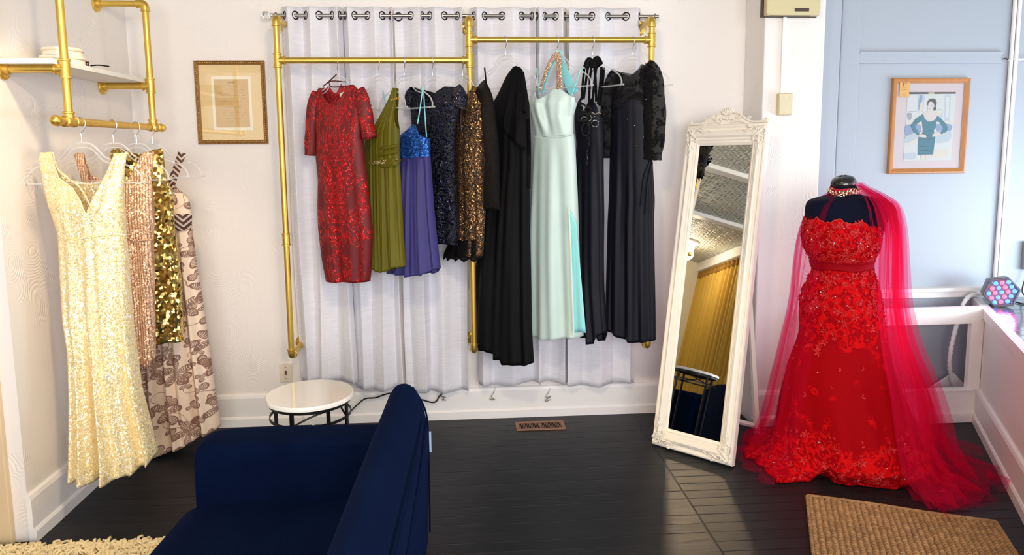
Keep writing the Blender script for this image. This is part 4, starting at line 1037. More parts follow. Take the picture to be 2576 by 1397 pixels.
def veil_r(idx, phi):
    c_, s_ = cos(phi), sin(phi); wr = max(0, c_)**2; wl = max(0, -c_)**2; wb = max(0, s_)**2; wf = max(0, -s_)**2
    t_ = wr + wl + wb + wf
    return [(wr*a + wl*b + wb*c + wf*d) / t_ for a, b, c, d in zip(right, left, back, front)][idx]
def veil_sheet(name, p0, p1, scale, pleats, seed, n=150, dz=0.0, amp=.06, reach=1.0, mat=None):
    rs = random.Random(seed); ph = [rs.uniform(0, 6.28) for _ in range(5)]; pts = []
    zs = np.array(ZR_[::-1])
    base = [smooth_path([np.array([veil_r(i, rad(p0 + (p1 - p0)*j/n)), ZR_[i]]) for i in range(len(ZR_))], 5) for j in range(n + 1)]
    KB = len(base[0])
    for k0 in range(KB if reach == 1.0 else int(KB * reach)):
        row = []
        for j in range(n + 1):
            f = rad(p0 + (p1 - p0)*j/n); kk = float(k0) if reach == 1.0 else k0 * (.74 + .9*noise.noise(Vector((j*.09, seed, 1.7))) + .18*math.sin(j*1.3)*(k0/(KB*reach))); kk = min(max(kk, 0), KB - 1.001); k_i = int(kk); r_, z = base[j][k_i]*(1 - kk + k_i) + base[j][k_i + 1]*(kk - k_i); q = kk / (KB - 1)
            a = amp * min(1, .25 + q*1.3)
            wv = 2.3*noise.noise(Vector((f*4.0, q*3.0 + seed, .3))) + sin(pleats*f + ph[0] + .8*sin(3*q + ph[1])) + .5*sin(pleats*1.9*f + ph[2] + 2*q) + .3*sin(5*f + ph[3] + 6*q)
            rr0 = r_ * scale * (1 + a * wv); tw = .05 * sin(pleats*f + ph[4] + 3*q) * q
            zz = z + dz * (1 - q) + (.03*abs(sin(4*f + ph[1])) + .025*(1+sin(11*f)) * .5) * (1 if q > .93 else 0) * (1 - abs(q - .965)/.035 if q > .93 else 0)
            row.append((rr0*cos(f + tw) + .02, rr0*sin(f + tw), max(.006, zz - .03*max(0, -cos(f))*(1-q)**3)))
        pts.append(row)
    return MB().grid(pts).build(name, mat or M_tulle, veil, angle=180)
veil_sheet('outer_layer', -78, 212, 1.0, 23, 3, 340, 0, .045)
veil_sheet('inner_layer', -72, 40, .91, 29, 8, 220, -.012, .06, 1.0, M_tulle2)
veil_sheet('shoulder_layer', -38, 44, 1.03, 25, 21, 160, .006, .06)
veil_sheet('gathered_layer', -84, 20, .90, 31, 33, 180, -.010, .08, .38, M_tulle2)
veil_sheet('gathered_layer', -70, 30, .97, 27, 41, 180, -.004, .08, .34, M_tulle2)
# wrap round the neck
mb = MB(); R = []
for k in range(9):
    q = k/8; R.append([(cxn + (.060 + .012*q + .002*sin(9*g + 5*q))*cos(g), .012 + (.058 + .012*q)*sin(g), zp(478) - .004 + .020*(1-q) - .018*q + .004*sin(3*g + 4*q) - .01*max(0, -sin(g))) for g in np.linspace(0, 2*PI, 60)[:-1]])
mb.rings(R, caps=False); mb.build('neck_wrap', plain('red_tulle_folded', (.42, .008, .02), .7), veil)
# tulle pool on the floor, right and left of the gown
def pool(name, pts_px, seed, hump=.035):
    P = [atZ(*q)[:2] for q in pts_px]; P = [np.array([p[0] - XM, p[1] - YM]) for p in P]; c_ = sum(P) / len(P); E = smooth_path(P, 8, True); rs = random.Random(seed); ph = rs.uniform(0, 6); rows = []
    for k in range(10):
        q = k / 9; row = []
        for j, e in enumerate(E + [E[0]]):
            f = 2*PI*j/len(E); d = c_ + (e - c_) * q
            row.append((d[0], d[1], .008 + hump * (1 - q*q) * (.6 + .4*sin(5*f + ph + 3*q)) + .010*(1 + sin(11*f + ph)) * q))
        rows.append(row)
    return MB().grid(rows).build(name, M_tulle2, veil, angle=180)
pool('floor_fold', [(2230,1180),(2330,1150),(2420,1180),(2488,1232),(2460,1272),(2370,1292),(2310,1272),(2262,1225)], 3, .05)
pool('floor_fold', [(2290,1190),(2380,1190),(2455,1232),(2430,1262),(2350,1278),(2300,1240)], 9, .07)
pool('floor_fold', [(1868,1100),(1908,1086),(1960,1088),(1985,1120),(1945,1150),(1885,1138)], 5, .05)
# jewelled collar
M_rosegold = plain('rose_gold', (.86, .62, .42), .2, 1.0)
neck = thing('statement_necklace', 'pale gold scrollwork collar necklace around the neck of the dress form', 'necklace', (XM + cxn, YM + .012, zp(480)))
def npt(a, z): return Vector((.079*cos(a), .077*sin(a), z))
mb = MB(); gems = MB()
for k, a in enumerate(np.linspace(rad(190), rad(350), 15)):
    for s_, r_, z0 in ((1, .0085, .004), (-1, .0075, -.007)):
        path = []
        for q in np.linspace(0, 1.6*PI, 14):
            rr0 = r_ * (1 - .35*q/(1.6*PI)); path.append(npt(a + s_*rr0*cos(q + k)/.075, z0 + rr0*sin(q + k) - .010*max(0, sin(PI*(k-1)/6)) * (k < 8)))
        mb.tube(path, .0025, 7)
    gems.ball(npt(a + .03, .0 - (.018 if k == 3 else .004*(k % 3))), .0034, n=8, k=6)
for k, a in enumerate(np.linspace(rad(205), rad(245), 5)): mb.ball(npt(a, -.018 - .008*sin(PI*k/4)), .004, n=8, k=6)
mb.build('scrollwork', M_rosegold, neck); gems.build('stones', M_crystal, neck)
MB().tube([npt(a, .004) for a in np.linspace(rad(-12), rad(192), 40)], .0014, 7).build('chain', M_rosegold, neck)
# ------------------------------------------------------------------ leaning mirror
mbx, mby, mbz, mpsi, mtilt, MW, MH, mroll = 0.989, 3.603, 0.003, 0.794, 0.215, 0.448, 1.729, -0.013
u0 = Vector((cos(mpsi), -sin(mpsi), 0)); nh = Vector((-sin(mpsi), -cos(mpsi), 0))
up0 = Vector((0, 0, cos(mtilt))) - nh * sin(mtilt); mn = nh * cos(mtilt) + Vector((0, 0, sin(mtilt)))
mu = u0 * cos(mroll) - up0 * sin(mroll); mv = up0 * cos(mroll) + u0 * sin(mroll)
MM = Matrix(((mu.x, -mn.x, mv.x, mbx), (mu.y, -mn.y, mv.y, mby), (mu.z, -mn.z, mv.z, mbz), (0, 0, 0, 1)))
mir = thing('standing_mirror', 'tall white carved frame mirror leaning back on its easel beside the red gown', 'mirror', matrix=MM)
M_frame = NT('antique_white_paint'); M_frame.p(color=(0.83, .775, .69), rough=.42, normal=M_frame.bump(M_frame.noise(M_frame.obj(), 60, 2), .08, .003)); M_frame = M_frame.m
BS, BT, BB = .078, .112, .100
prof = [(0, .030), (0, -.004), (.06, -.013), (.14, -.015), (.22, -.008), (.30, -.007), (.36, -.017), (.48, -.024), (.58, -.021), (.66, -.010), (.74, -.010), (.80, -.004), (.88, -.006), (.95, -.001), (1.0, .004), (1.0, .012)]
mb = MB(); R = []
for t_, y in prof:
    R.append([(BS*t_, y, BB*t_), (MW - BS*t_, y, BB*t_), (MW - BS*t_, y, MH - BT*t_), (BS*t_, y, MH - BT*t_)])
mb.rings(R, caps=False); mb.build('frame', M_frame, mir, angle=25)
mb = MB(); n_b = 0
for x in (.007, MW - .007):
    z = .12
    while z < MH - .14: mb.ball((x, -.011, z), .0032, n=6, k=4); z += .0085
mb.build('beading', M_frame, mir)
tm = NT('mirror_silver'); tm.p(color=(.90, .92, .90), rough=0.0, metal=1.0); M_mirror = tm.m
MB().box((BS - .004, .006, BB - .004), (MW - BS + .004, .010, MH - BT + .004)).build('mirror_glass', M_mirror, mir, smooth=False)
MB().box((.004, .012, .004), (MW - .004, .030, MH - .004)).build('back_board', plain('grey_board', (.5, .5, .5), .8), mir, smooth=False)
def spiral(cx, cz, r0, r1, a0, a1, y, n=22): return [(cx + (r0 + (r1-r0)*i/n)*cos(rad(a0 + (a1-a0)*i/n)), y, cz + (r0 + (r1-r0)*i/n)*sin(rad(a0 + (a1-a0)*i/n))) for i in range(n+1)]
def corner(cx, cz, sx, sz):
    mb = MB(); f = lambda pts: [(cx + sx*p[0], p[1], cz + sz*p[2]) for p in pts]
    y = -.022
    for pth, r0 in ((spiral(.030, .032, .020, .005, 200, 560, y), .0055), (spiral(.062, .022, .014, .004, 60, 400, y), .0045), (spiral(.024, .074, .014, .004, 10, -330, y), .0045),
                   (smooth_path([(.02, y, .09), (.035, y - .004, .115), (.026, y, .140), (.038, y, .165)], 6), .0045), (smooth_path([(.08, y, .02), (.105, y - .004, .034), (.128, y, .026), (.150, y, .036)], 6), .0045),
                   (smooth_path([(.01, y+.006, .01), (.045, y - .006, .05), (.07, y - .004, .066)], 6), .007)):
        mb.tube(f(pth), [r0 * (1 - .55*i/(len(pth)-1)) for i in range(len(pth))], 8)
    rl2 = random.Random(3)
    for k in range(16):
        a = rl2.uniform(0, PI/2); d = rl2.uniform(.03, .115); px, pz = d*cos(a)*1.0, d*sin(a)*1.15
        if px > .075 and pz > .09: continue
        mb.ball((cx + sx*px, y + .004, cz + sz*pz), .012, .006, .005, n=8, k=5, M=Matrix.Rotation(-sx*sz*(a + rl2.uniform(-.6, .6)), 3, 'Y'))
    return mb.build('corner_ornament', M_frame, mir)
for cx, sx in ((.0, 1), (MW, -1)):
    corner(cx, .004, sx, 1); corner(cx, MH - .012, sx, -1)
# carved crest
mb = MB(); hw = MW/2
outl = [(-.220, 0), (-.224, .016), (-.208, .030), (-.196, .018), (-.170, .016), (-.13, .020), (-.10, .036), (-.075, .056), (-.05, .062), (-.034, .076), (-.016, .092), (0, .098)]
outl = outl + [(-x, z) for x, z in outl[::-1][1:]]
mb.prism([(hw + x, MH - .006 + z) for x, z in outl], -.004, .016)
for s_ in (1, -1):
    f = lambda pts: [(hw + s_*p[0], p[1], MH - .006 + p[2]) for p in pts]
    for pth, r0 in ((smooth_path([(.215, -.008, .014), (.18, -.010, .010), (.13, -.010, .014), (.10, -.012, .030), (.078, -.012, .05)], 6), .0065), (spiral(.062, .042, .019, .005, 120, -260, -.012), .0055), (spiral(.211, .020, .010, .003, 250, -60, -.010), .005),
                   (spiral(.120, .030, .010, .003, 20, 330, -.010), .004), (smooth_path([(.03, -.010, .012), (.06, -.012, .018), (.10, -.010, .010)], 6), .006), (smooth_path([(.045, -.010, .06), (.03, -.012, .07), (.02, -.010, .085)], 6), .005)):
        mb.tube(f(pth), [r0 * (1 - .4*i/(len(pth)-1)) for i in range(len(pth))], 8)
for k in range(7):
    a = rad(-54 + 18*k); L_ = .040
    mb.ball((hw + sin(a)*.028, -.014, MH - .006 + .048 + cos(a)*.024), L_*.55, .007, .0055, n=8, k=6, M=Matrix.Rotation(a - PI/2, 3, 'Y'))
for k in range(5): mb.ball((hw + (k-2)*.016, -.013, MH - .006 + .030 + .004*(k % 2)), .009, .006, .007, n=8, k=6)
mb.build('crest', M_frame, mir)
# easel prop behind
inv = MM.inverted()
fl = inv @ Vector((1.585, 3.655, .012)); fl2 = inv @ Vector((1.40, 3.83, .012))
top1 = Vector((MW*.80, .034, 1.26)); top2 = Vector((MW*.20, .034, 1.26))
mb = MB()
for a, b in ((fl, top1), (fl2, top2)): mb.tube([a, b], [.019, .013], 4, flat=.6, up=(1, 0, 0))
mb.tube([fl.lerp(top1, .04), fl2.lerp(top2, .04)], .014, 4); mb.build('easel_prop', M_frame, mir, smooth=False)

# ------------------------------------------------------------------ navy velvet sofa
def velvet(name, a, b):
    t = NT(name); v = t.obj(); n = t.noise(v, 5, 3, .6)
    return t.p(color=t.mix(n, a, b), rough=.95, sheen=.05, sheenr=.4, sheent=(.06, .14, .55, 1), normal=t.bump(t.math('ADD', t.noise(v, 600, 2), t.math('MULTIPLY', t.noise(v, 9, 2), 3)), .12, .004), spec=.03)
M_velvet = velvet('navy_velvet', (0.0012, .0040, .018), (.0026, .0080, .036))
M_darkleg = plain('dark_leg', (.01, .01, .01), .4)
sdir = Vector((-.034, -1, 0)).normalized(); sb = Vector((sdir.y, -sdir.x, 0)); sb = sb if sb.x < 0 else -sb
SO = Vector((-.148, 2.615, 0))
SM = Matrix(((sdir.x, sb.x, 0, SO.x), (sdir.y, sb.y, 0, SO.y), (0, 0, 1, 0), (0, 0, 0, 1)))
sofa = thing('sofa', 'navy velvet sofa seen from behind its back in the foreground', 'sofa', matrix=Matrix.Translation(SO))
SR = Matrix.Translation(-SO) @ SM
def loftL(mb, prof, Ls, taper):
    R = []; c0 = Vector((sum(p[0] for p in prof)/len(prof), sum(p[1] for p in prof)/len(prof)))
    for L, k, dz in Ls: R.append([SR @ Vector((L, c0.x + (d - c0.x)*k, c0.y + (z - c0.y)*k + dz)) for d, z in prof])
    return mb.rings(R)
pb = smooth_path([np.array(q) for q in [(.005, .10), (.0, .30), (-.004, .50), (.004, .59), (.022, .655), (.050, .702), (.082, .716), (.116, .702), (.142, .655), (.165, .57), (.19, .45), (.21, .30), (.21, .10)]], 4)
mb = MB(); loftL(mb, pb, [(0.0, .90, 0), (.006, .95, 0), (.018, .985, 0), (.04, 1, 0), (.6, 1, .004), (1.2, 1, .0), (1.86, 1, 0), (1.9, .95, 0)], 0); mb.build('backrest', M_velvet, sofa, angle=60)
pa = [(.06, .10), (.06, .50)] + [(.08, .545), (.12, .562), (.45, .565), (.65, .563), (.760, .556), (.797, .542), (.811, .505), (.814, .40), (.814, .10)]
mb = MB(); pa2 = smooth_path([np.array(q) for q in pa], 3); loftL(mb, pa2, [(.0, .93, -.012), (.02, .975, -.003), (.05, 1, 0), (.12, 1, .0), (.165, .985, 0), (.185, .95, -.008)], 0); mb.build('arm', M_velvet, sofa, angle=60)
mb = MB(); loftL(mb, pa2, [(1.70, .95, -.01), (1.72, 1, 0), (1.86, 1, .0), (1.88, .95, -.008)], 0); mb.build('arm', M_velvet, sofa, angle=60)
ps = smooth_path([np.array(q) for q in [(.12, .16), (.12, .33), (.40, .338), (.62, .343), (.76, .336), (.835, .312), (.868, .272), (.872, .22), (.86, .16)]], 4)
mb = MB(); loftL(mb, ps, [(.17, 1, 0), (.4, 1, .006), (.9, 1, .01), (1.4, 1, .006), (1.72, 1, 0)], 0); mb.build('seat_cushion', M_velvet, sofa, angle=60)
mb = MB(); mb.box((.02, .02, .06), (1.88, .80, .20), SR); mb.build('base', M_velvet, sofa, smooth=False)
for q in ((.06, .05), (.06, .76), (1.82, .05), (1.82, .76)): MB().tube([SR @ Vector((*q, .0)), SR @ Vector((*q, .07))], [.014, .02], 14).build('leg', M_darkleg, sofa)
mb = MB()
for pr_ in ([(.004, .02, .615), (.3, .002, .617), (1.0, .002, .617), (1.88, .004, .612)], [(.012, -.001, .12), (.012, -.003, .45), (.012, .004, .60), (.018, .05, .70)], [(.08, -.004, .60), (.5, -.006, .52), (1.88, -.006, .35)]):
    mb.tube(smooth_path([SR @ Vector(p) for p in pr_], 8), .0035, 8)
mb.build('seam_piping', M_velvet, sofa)
o = MB().box((.006, -.014, .44), (.010, -.004, .52), SR).build('pale_sliver', plain('pale_blue', (.35, .5, .75), .6), sofa, smooth=False)  # thin pale blue strip on the rear corner of the backrest

# navy armchair further left, met only in the mirror
ac = thing('armchair', 'dark navy armchair seen only as a reflection in the standing mirror', 'armchair', (-2.55, 1.95, 0), rad(-18))
mb = MB(); prof_ = [(-.42, .10), (-.42, .46), (-.36, .58), (-.28, .64), (.28, .64), (.36, .58), (.42, .46), (.42, .10)]
mb.rings([[(x, p[0], p[1]) for p in prof_] for x in (.20, .34)]); mb.build('backrest', M_velvet, ac, bevel=.02, smooth=False)
for s_ in (-1, 1): MB().box((-.38, s_*.42 - .06, .10), (.22, s_*.42 + .06, .52)).build('arm', M_velvet, ac, smooth=False, bevel=.03)
MB().box((-.40, -.36, .10), (.20, .36, .40)).build('seat_cushion', M_velvet, ac, smooth=False, bevel=.03)
for x in (-.34, .30):
    for y in (-.38, .38): MB().tube([(x, y, 0), (x, y, .11)], [.014, .022], 12).build('leg', M_darkleg, ac)

# ------------------------------------------------------------------ round side table
tcx, tcy = atY(780, 995, 2.90)[0], 2.90
ZTt = .585
tab = thing('side_table', 'round white topped side table on a black metal frame behind the sofa', 'side table', (tcx, tcy, 0))
t = NT('white_stone'); t.p(color=t.mix(t.noise(t.obj(), 6, 4, .6, 1.0), (.84, .80, .74), (.90, .88, .84)), rough=.12, coat=.4); 
MB().lathe([(.172, ZTt - .020), (.1755, ZTt - .018), (.1755, ZTt - .003), (.173, ZTt)], 72).build('table_top', t.m, tab)
M_blk = plain('black_iron', (.010, .010, .011), .38, .3)
def hoop(z, r, h=.012, th=.004): 
    mb = MB(); R = [[((r + o)*cos(g), (r + o)*sin(g), z + dz) for g in np.linspace(0, 2*PI, 65)[:-1]] for o, dz in ((0, 0), (th, 0), (th, h), (0, h), (0, 0))]
    return mb.rings(R, caps=False).build('ring', M_blk, tab)
hoop(ZTt - .034, .160, .014); hoop(ZTt - .092, .160, .011); hoop(.10, .160, .011)
for k in range(4):
    a = rad(75 + 90*k); c_, s_ = cos(a), sin(a); r_ = .158
    M_ = Matrix.Translation((r_*c_, r_*s_, 0)) @ Matrix.Rotation(a, 4, 'Z')
    MB().box((-.005, -.008, 0), (.005, .008, ZTt - .02), M_).build('leg', M_blk, tab, smooth=False, bevel=.0015)
    mb = MB(); mb.tube(smooth_path([(r_*c_*.98, r_*s_*.98, ZTt - .085), (r_*.75*cos(a+.5), r_*.75*sin(a+.5), ZTt - .06), (r_*cos(a + 1.05), r_*sin(a + 1.05), ZTt - .03)], 6), .004, 8); mb.build('brace', M_blk, tab)

# ------------------------------------------------------------------ rugs
def jute():
    t = NT('jute'); v = t.obj(); n = t.noise(v, 120, 3); n2 = t.noise(v, 14, 2)
    s = t.n('SeparateXYZ'); t.set(s, 0, v); cc_ = t.math('FLOOR', t.math('DIVIDE', s.outputs[0], .024)); rr_ = t.math('FLOOR', t.math('ADD', t.math('DIVIDE', s.outputs[1], .019), t.math('MULTIPLY', cc_, .5)))
    cv = t.n('CombineXYZ'); t.set(cv, 0, cc_); t.set(cv, 1, rr_); wn = t.n('TexWhiteNoise', {'Vector': cv.outputs[0]}).outputs['Value']
    c = t.mix(t.math('ADD', t.math('MULTIPLY', n2, .35), t.math('MULTIPLY', wn, .65)), (.16, .078, .034), (.42, .235, .112)); c = t.mix(t.math('MULTIPLY', n, .5), c, (.44, .27, .14))
    return t.p(color=c, rough=.9, spec=.1, normal=t.bump(n, .5, .003))
M_jute = jute()
A_ = atZ(2030, 1246, .012); B_ = atZ(2505, 1312, .012); dx = (B_ - A_)[:2]; Lx = float(np.hypot(*dx)); ang = math.atan2(dx[1], dx[0])
rug = thing('jute_rug', 'braided tan jute rug on the floor in front of the red gown', 'rug', (A_[0], A_[1], 0), ang)
LY = .95; nx, ny = 430, 480; rows = []
for i in range(ny + 1):
    y = -LY * i / ny; row = []
    for j in range(nx + 1):
        x = Lx * j / nx
        cx_ = x / .024; rr0 = y / .019; k_ = math.floor(cx_); ph = .5 * (k_ % 2)
        a = abs(sin(PI * cx_)); b = abs(sin(PI * (rr0 + ph + .22*sin(k_*1.7 + y*9))))
        h = (a ** .5) * (.12 + .88 * b ** .6)
        wob = noise.noise(Vector((x*30, y*30, 0)))
        row.append((x + .004*wob, y + .003*noise.noise(Vector((x*40, y*40, 5))), .002 + .015*h + .003*wob))
    rows.append(row)
MB().grid(rows).build('weave', M_jute, rug, angle=180)
def braid(name, pts):
    P = smooth_path([Vector(p) for p in pts], 60); mb = MB()
    for ph in (0, 2.1, 4.2):
        q = []; d = 0
        for i, p in enumerate(P):
            d += (Vector(p) - Vector(P[i-1])).length if i else 0
            q.append(Vector(p) + Vector((.0035*sin(d/.0055 + ph), .0035*sin(d/.0055 + ph), .003*cos(d/.0055 + ph))))
        mb.tube(q, .0046, 7)
    return mb.build(name, M_jute, rug)
braid('edge_braid', [(0, 0, .010), (Lx*.33, .004, .011), (Lx*.66, -.003, .010), (Lx, 0, .010)]); braid('edge_braid', [(0, 0, .010), (-.004, -LY*.5, .010), (.002, -LY, .010)]); braid('edge_braid', [(Lx, 0, .010), (Lx + .004, -LY*.5, .010), (Lx, -LY, .010)])
# shaggy cream rug
cr_ = atZ(-40, 1374, .03); cl_ = atZ(398, 1366, .03)
shag = thing('shag_rug', 'cream shaggy rug at the lower left corner of the room', 'rug', (-2.10, 2.0, 0))
y1 = .79; 
MB().box((-.05, -.7, 0), (1.0, y1, .012)).build('backing', plain('rug_backing', (.6, .45, .22), .9), shag, smooth=False)
M_pile = NT('cream_wool'); M_pile.p(color=M_pile.mix(M_pile.noise(M_pile.obj(), 60, 2), (.72, .56, .28), (.92, .80, .54)), rough=.9); M_pile = M_pile.m
mb = MB(); rs = random.Random(8)
for k in range(2600):
    x = rs.uniform(-.05, 1.0); y = y1 + .015 - rs.random()**1.6 * .75; a = rs.uniform(0, 6.28); l_ = rs.uniform(.02, .04); h = rs.uniform(.022, .038)
    mb.tube([(x, y, .008), (x + l_*.3*cos(a), y + l_*.3*sin(a), h), (x + l_*.8*cos(a), y + l_*.8*sin(a), h*.9), (x + l_*cos(a), y + l_*sin(a), h*.55)], [.0055, .006, .005, .003], 5)
o = mb.build('pile', M_pile, shag); o['kind'] = 'stuff'
# ------------------------------------------------------------------ lamps of the room and an added fill lamp
M_emit = NT('lamp_globe'); M_emit.p(color=(1, .9, .7), emit=(1, .82, .55), estr=3.0); M_emit = M_emit.m
M_white_metal = plain('white_enamel', (.8, .79, .77), .35)
def dome(x, y, energy, label):
    r = thing('ceiling_light', label, 'ceiling light', (x, y, ZC - .16), 0, 'round ceiling lights')
    MB().lathe([(.13, .16), (.13, .13), (.11, .12), (.10, .125)][::-1], 36).build('base', M_white_metal, r)
    MB().ball((0, 0, .065), .085, .085, .075, 28, 14).build('globe', M_emit, r)
    l = lamp('ceiling_light_bulb', 'POINT', (x, y, ZC - .20), None, energy, (1.0, .80, .56), shadow_soft_size=.09); return r
dome(-4.96, 1.92, 26, 'round ceiling light over the yellow curtain, visible in the standing mirror')
dome(.0, 1.35, 78, 'added round ceiling light above the sofa, out of view, brightening the shop')  # unseen lamp added to brighten the platform riser and back wall
def spot(loc, target, energy, color, ang, blend, label, size=.03):
    loc = Vector(loc); d = (Vector(target) - loc).normalized()
    r = thing('spot_light', label, 'spot light', (loc.x, loc.y, ZC))
    MB().lathe([(.05, 0), (.05, -.018), (.012, -.022)][::-1], 24).build('base', M_white_metal, r)
    lz = loc.z - ZC
    MB().cyl((0, 0, -.01), (0, 0, lz + .05), .007).build('stem', M_white_metal, r)
    q = d.to_track_quat('-Z', 'Y').to_matrix().to_4x4(); M_ = Matrix.Translation((0, 0, lz)) @ q
    mb = MB(); R = []
    for r_, z in [(.006, .10), (.030, .10), (.036, .09), (.036, -.010), (.033, -.010), (.033, .01)]: R.append([M_ @ Vector((r_*cos(g), r_*sin(g), z)) for g in np.linspace(0, 2*PI, 29)[:-1]])
    mb.rings(R, caps=False).build('can', M_white_metal, r)
    lamp(label.split(' ')[0] + '_spot_bulb', 'SPOT', loc + d*.03, target, energy, color, spot_size=ang, spot_blend=blend, shadow_soft_size=size)
    return r
spot((-.70, 3.42, 2.60), (1.16, 3.46, .42), 120, (1.0, .72, .42), rad(28), .5, 'white spot light on the ceiling above the clothes rack', .10)
spot((-1.05, 2.45, 2.58), (-1.62, 3.25, 1.05), 50, (1.0, .76, .46), rad(64), .6, 'white spot light on the ceiling above the left wall gowns', .05)

# ------------------------------------------------------------------ yellow curtain seen in the mirror
t = NT('mustard_velvet'); t.p(color=t.mix(t.noise(t.mapping(t.obj(), (1, 1, .1)), 8, 2), (.56, .33, .02), (.72, .46, .05)), rough=.6, sheen=.3); M_must = t.m
yc = thing('curtain', 'mustard yellow floor length curtain reflected in the standing mirror', 'curtain', (-5.2, 1.30, 0))
def yfold(x, z): return .045*sin(x*46 + .5*sin(x*9)) + .02*sin(x*83 + 1)
pts = [[(x, yfold(x, z) * (.55 + .45*(1 - z/2.6)), z) for x in np.linspace(-.92, 1.5, 300)] for z in np.linspace(.01, 2.60, 30)]
MB().grid(pts).build('cloth', M_must, yc, solid=.003, angle=80)
pts = [[(x, yfold(x, 2.6) * .55 + .004, z) for x in np.linspace(-.92, 1.5, 300)] for z in (2.50, 2.60)]
MB().grid(pts).build('header', plain('mustard_header', (.34, .18, .02), .7), yc, solid=.003, angle=80)
S_box('trim_10', (-6.13, 1.24, 2.60), (-3.66, 1.38, ZC), M_trim, .01)

# ------------------------------------------------------------------ pictures
M_gilt = NT('antique_gilt'); M_gilt.p(color=M_gilt.mix(M_gilt.noise(M_gilt.obj(), 70, 3), (.16, .07, .02), (.58, .34, .10)), rough=.42, metal=.55, normal=M_gilt.bump(M_gilt.noise(M_gilt.obj(), 130, 3), .6, .003)); M_gilt = M_gilt.m
tgl = NT('picture_glass'); tb = tgl.n('BsdfTransparent'); gl = tgl.n('BsdfGlossy'); gl.inputs['Roughness'].default_value = .02
mx = tgl.n('MixShader', {'Fac': .045}); tgl.t.links.new(tb.outputs[0], mx.inputs[1]); tgl.t.links.new(gl.outputs[0], mx.inputs[2]); tgl.t.links.new(mx.outputs[0], tgl.out.inputs[0]); M_pglass = tgl.m
def pic_frame(root, w, h, bw, mat, prof):
    R = [[(bw*t_, y, bw*t_), (w - bw*t_, y, bw*t_), (w - bw*t_, y, h - bw*t_), (bw*t_, y, h - bw*t_)] for t_, y in prof]
    return MB().rings(R, caps=False).build('frame', mat, root, angle=30)
YW = YB - .001
p0 = atY(495, 363, YB - .02); p1 = atY(669, 152, YB - .02)
fw, fh = .374, float(p1[2] - p0[2])
doc = thing('framed_document', 'aged document in a carved gilt frame on the back wall left of the curtains', 'picture', (-1.440, YW, float(p0[2])))
pic_frame(doc, fw, fh, .022, M_gilt, [(0, 0), (0, -.016), (.2, -.021), (.45, -.016), (.6, -.019), (.85, -.014), (1, -.010), (1, -.002)])
mb = MB()
rs = random.Random(6)
for a, b, ax in (((.011, .011), (fw - .011, .011), 0), ((.011, fh - .011), (fw - .011, fh - .011), 0), ((.011, .011), (.011, fh - .011), 1), ((fw - .011, .011), (fw - .011, fh - .011), 1)):
    n_ = int(((b[0]-a[0]) + (b[1]-a[1])) / .012)
    for k in range(n_ + 1):
        x = a[0] + (b[0]-a[0])*k/n_; z = a[1] + (b[1]-a[1])*k/n_; mb.ball((x, -.019, z), .0058, .003, .0036, n=7, k=4, M=Matrix.Rotation(rs.uniform(-.8, .8) + ax*PI/2, 3, 'Y'))
mb.build('frame_carving', M_gilt, doc)
def sheet(root, name, mat, x0, z0, x1, z1, y, d=.001): return MB().box((x0, y, z0), (x1, y + d, z1)).build(name, mat, root, smooth=False)
M_buff = plain('buff_mat_board', (.80, .60, .30), .8); M_ivory = plain('ivory_mat_board', (.90, .80, .60), .8)
tp = NT('aged_paper'); tp.p(color=tp.mix(tp.noise(tp.obj(), 14, 4), (.60, .39, .16), (.70, .48, .22)), rough=.85); M_paper = tp.m; M_ink = plain('faded_ink', (.16, .09, .04), .9)
sheet(doc, 'mat_board', M_buff, .02, .02, fw - .02, fh - .02, -.006)
fx = lambda px: fw * (px - 496.5) / (669.5 - 496.5); fz = lambda py: fh * (363 - py) / (363 - 152)
bx0, bx1, bz0, bz1 = fw*.226, fw*.792, fh*.165, fh*.815
sheet(doc, 'inner_mat', M_ivory, bx0, bz0, bx1, bz1, -.0075)
sheet(doc, 'document', M_paper, bx0 + .015, bz0 + .016, bx1 - .015, bz1 - .016, -.0085)
mb = MB(); xm = (bx0 + bx1)/2; zt_ = bz1 - .036
for k in range(9): mb.box((xm - .018 + .0042*k, -.0089, zt_), (xm - .018 + .0042*k + .003, -.0086, zt_ + .0028))
for row in range(13):
    z = zt_ - .022 - row*.0155; x = bx0 + .030 + rs.uniform(0, .03)
    while x < bx1 - .035:
        l_ = rs.uniform(.004, .014)
        if rs.random() < .55: mb.box((x, -.0087, z), (x + l_, -.0086, z + .0010))
        x += l_ + .004
mb.build('faded_lines', M_ink, doc, smooth=False)
sheet(doc, 'glass', M_pglass, .018, .018, fw - .018, fh - .018, -.0125, .0015)
# watercolour
YP = 4.064
q0 = atY(2233, 438, YP - .02); q1 = atY(2443, 196, YP - .02); xw0 = (q0[0] + atY(2250, 198, YP - .02)[0])/2; xw1 = (q1[0] + atY(2427, 436, YP - .02)[0])/2
wc = thing('watercolour_picture', 'watercolour of a woman in a teal dress in an oak frame on the bay wall', 'picture', (xw0, YP, float(q0[2])))
ww, wh = float(xw1 - xw0), float(q1[2] - q0[2])
M_oak = NT('oak_frame'); M_oak.p(color=M_oak.mix(M_oak.noise(M_oak.mapping(M_oak.obj(), (6, 6, 1.2)), 14, 4), (.36, .135, .035), (.55, .24, .08)), rough=.4); M_oak = M_oak.m
pic_frame(wc, ww, wh, .030, M_oak, [(0, 0), (0, -.016), (.10, -.022), (.35, -.024), (.6, -.019), (.85, -.013), (1, -.010), (1, -.002)])
M_pinkmat = plain('pale_pink_mat_board', (.50, .43, .455), .8)
sheet(wc, 'mat_board', M_pinkmat, .026, .026, ww - .026, wh - .026, -.006)
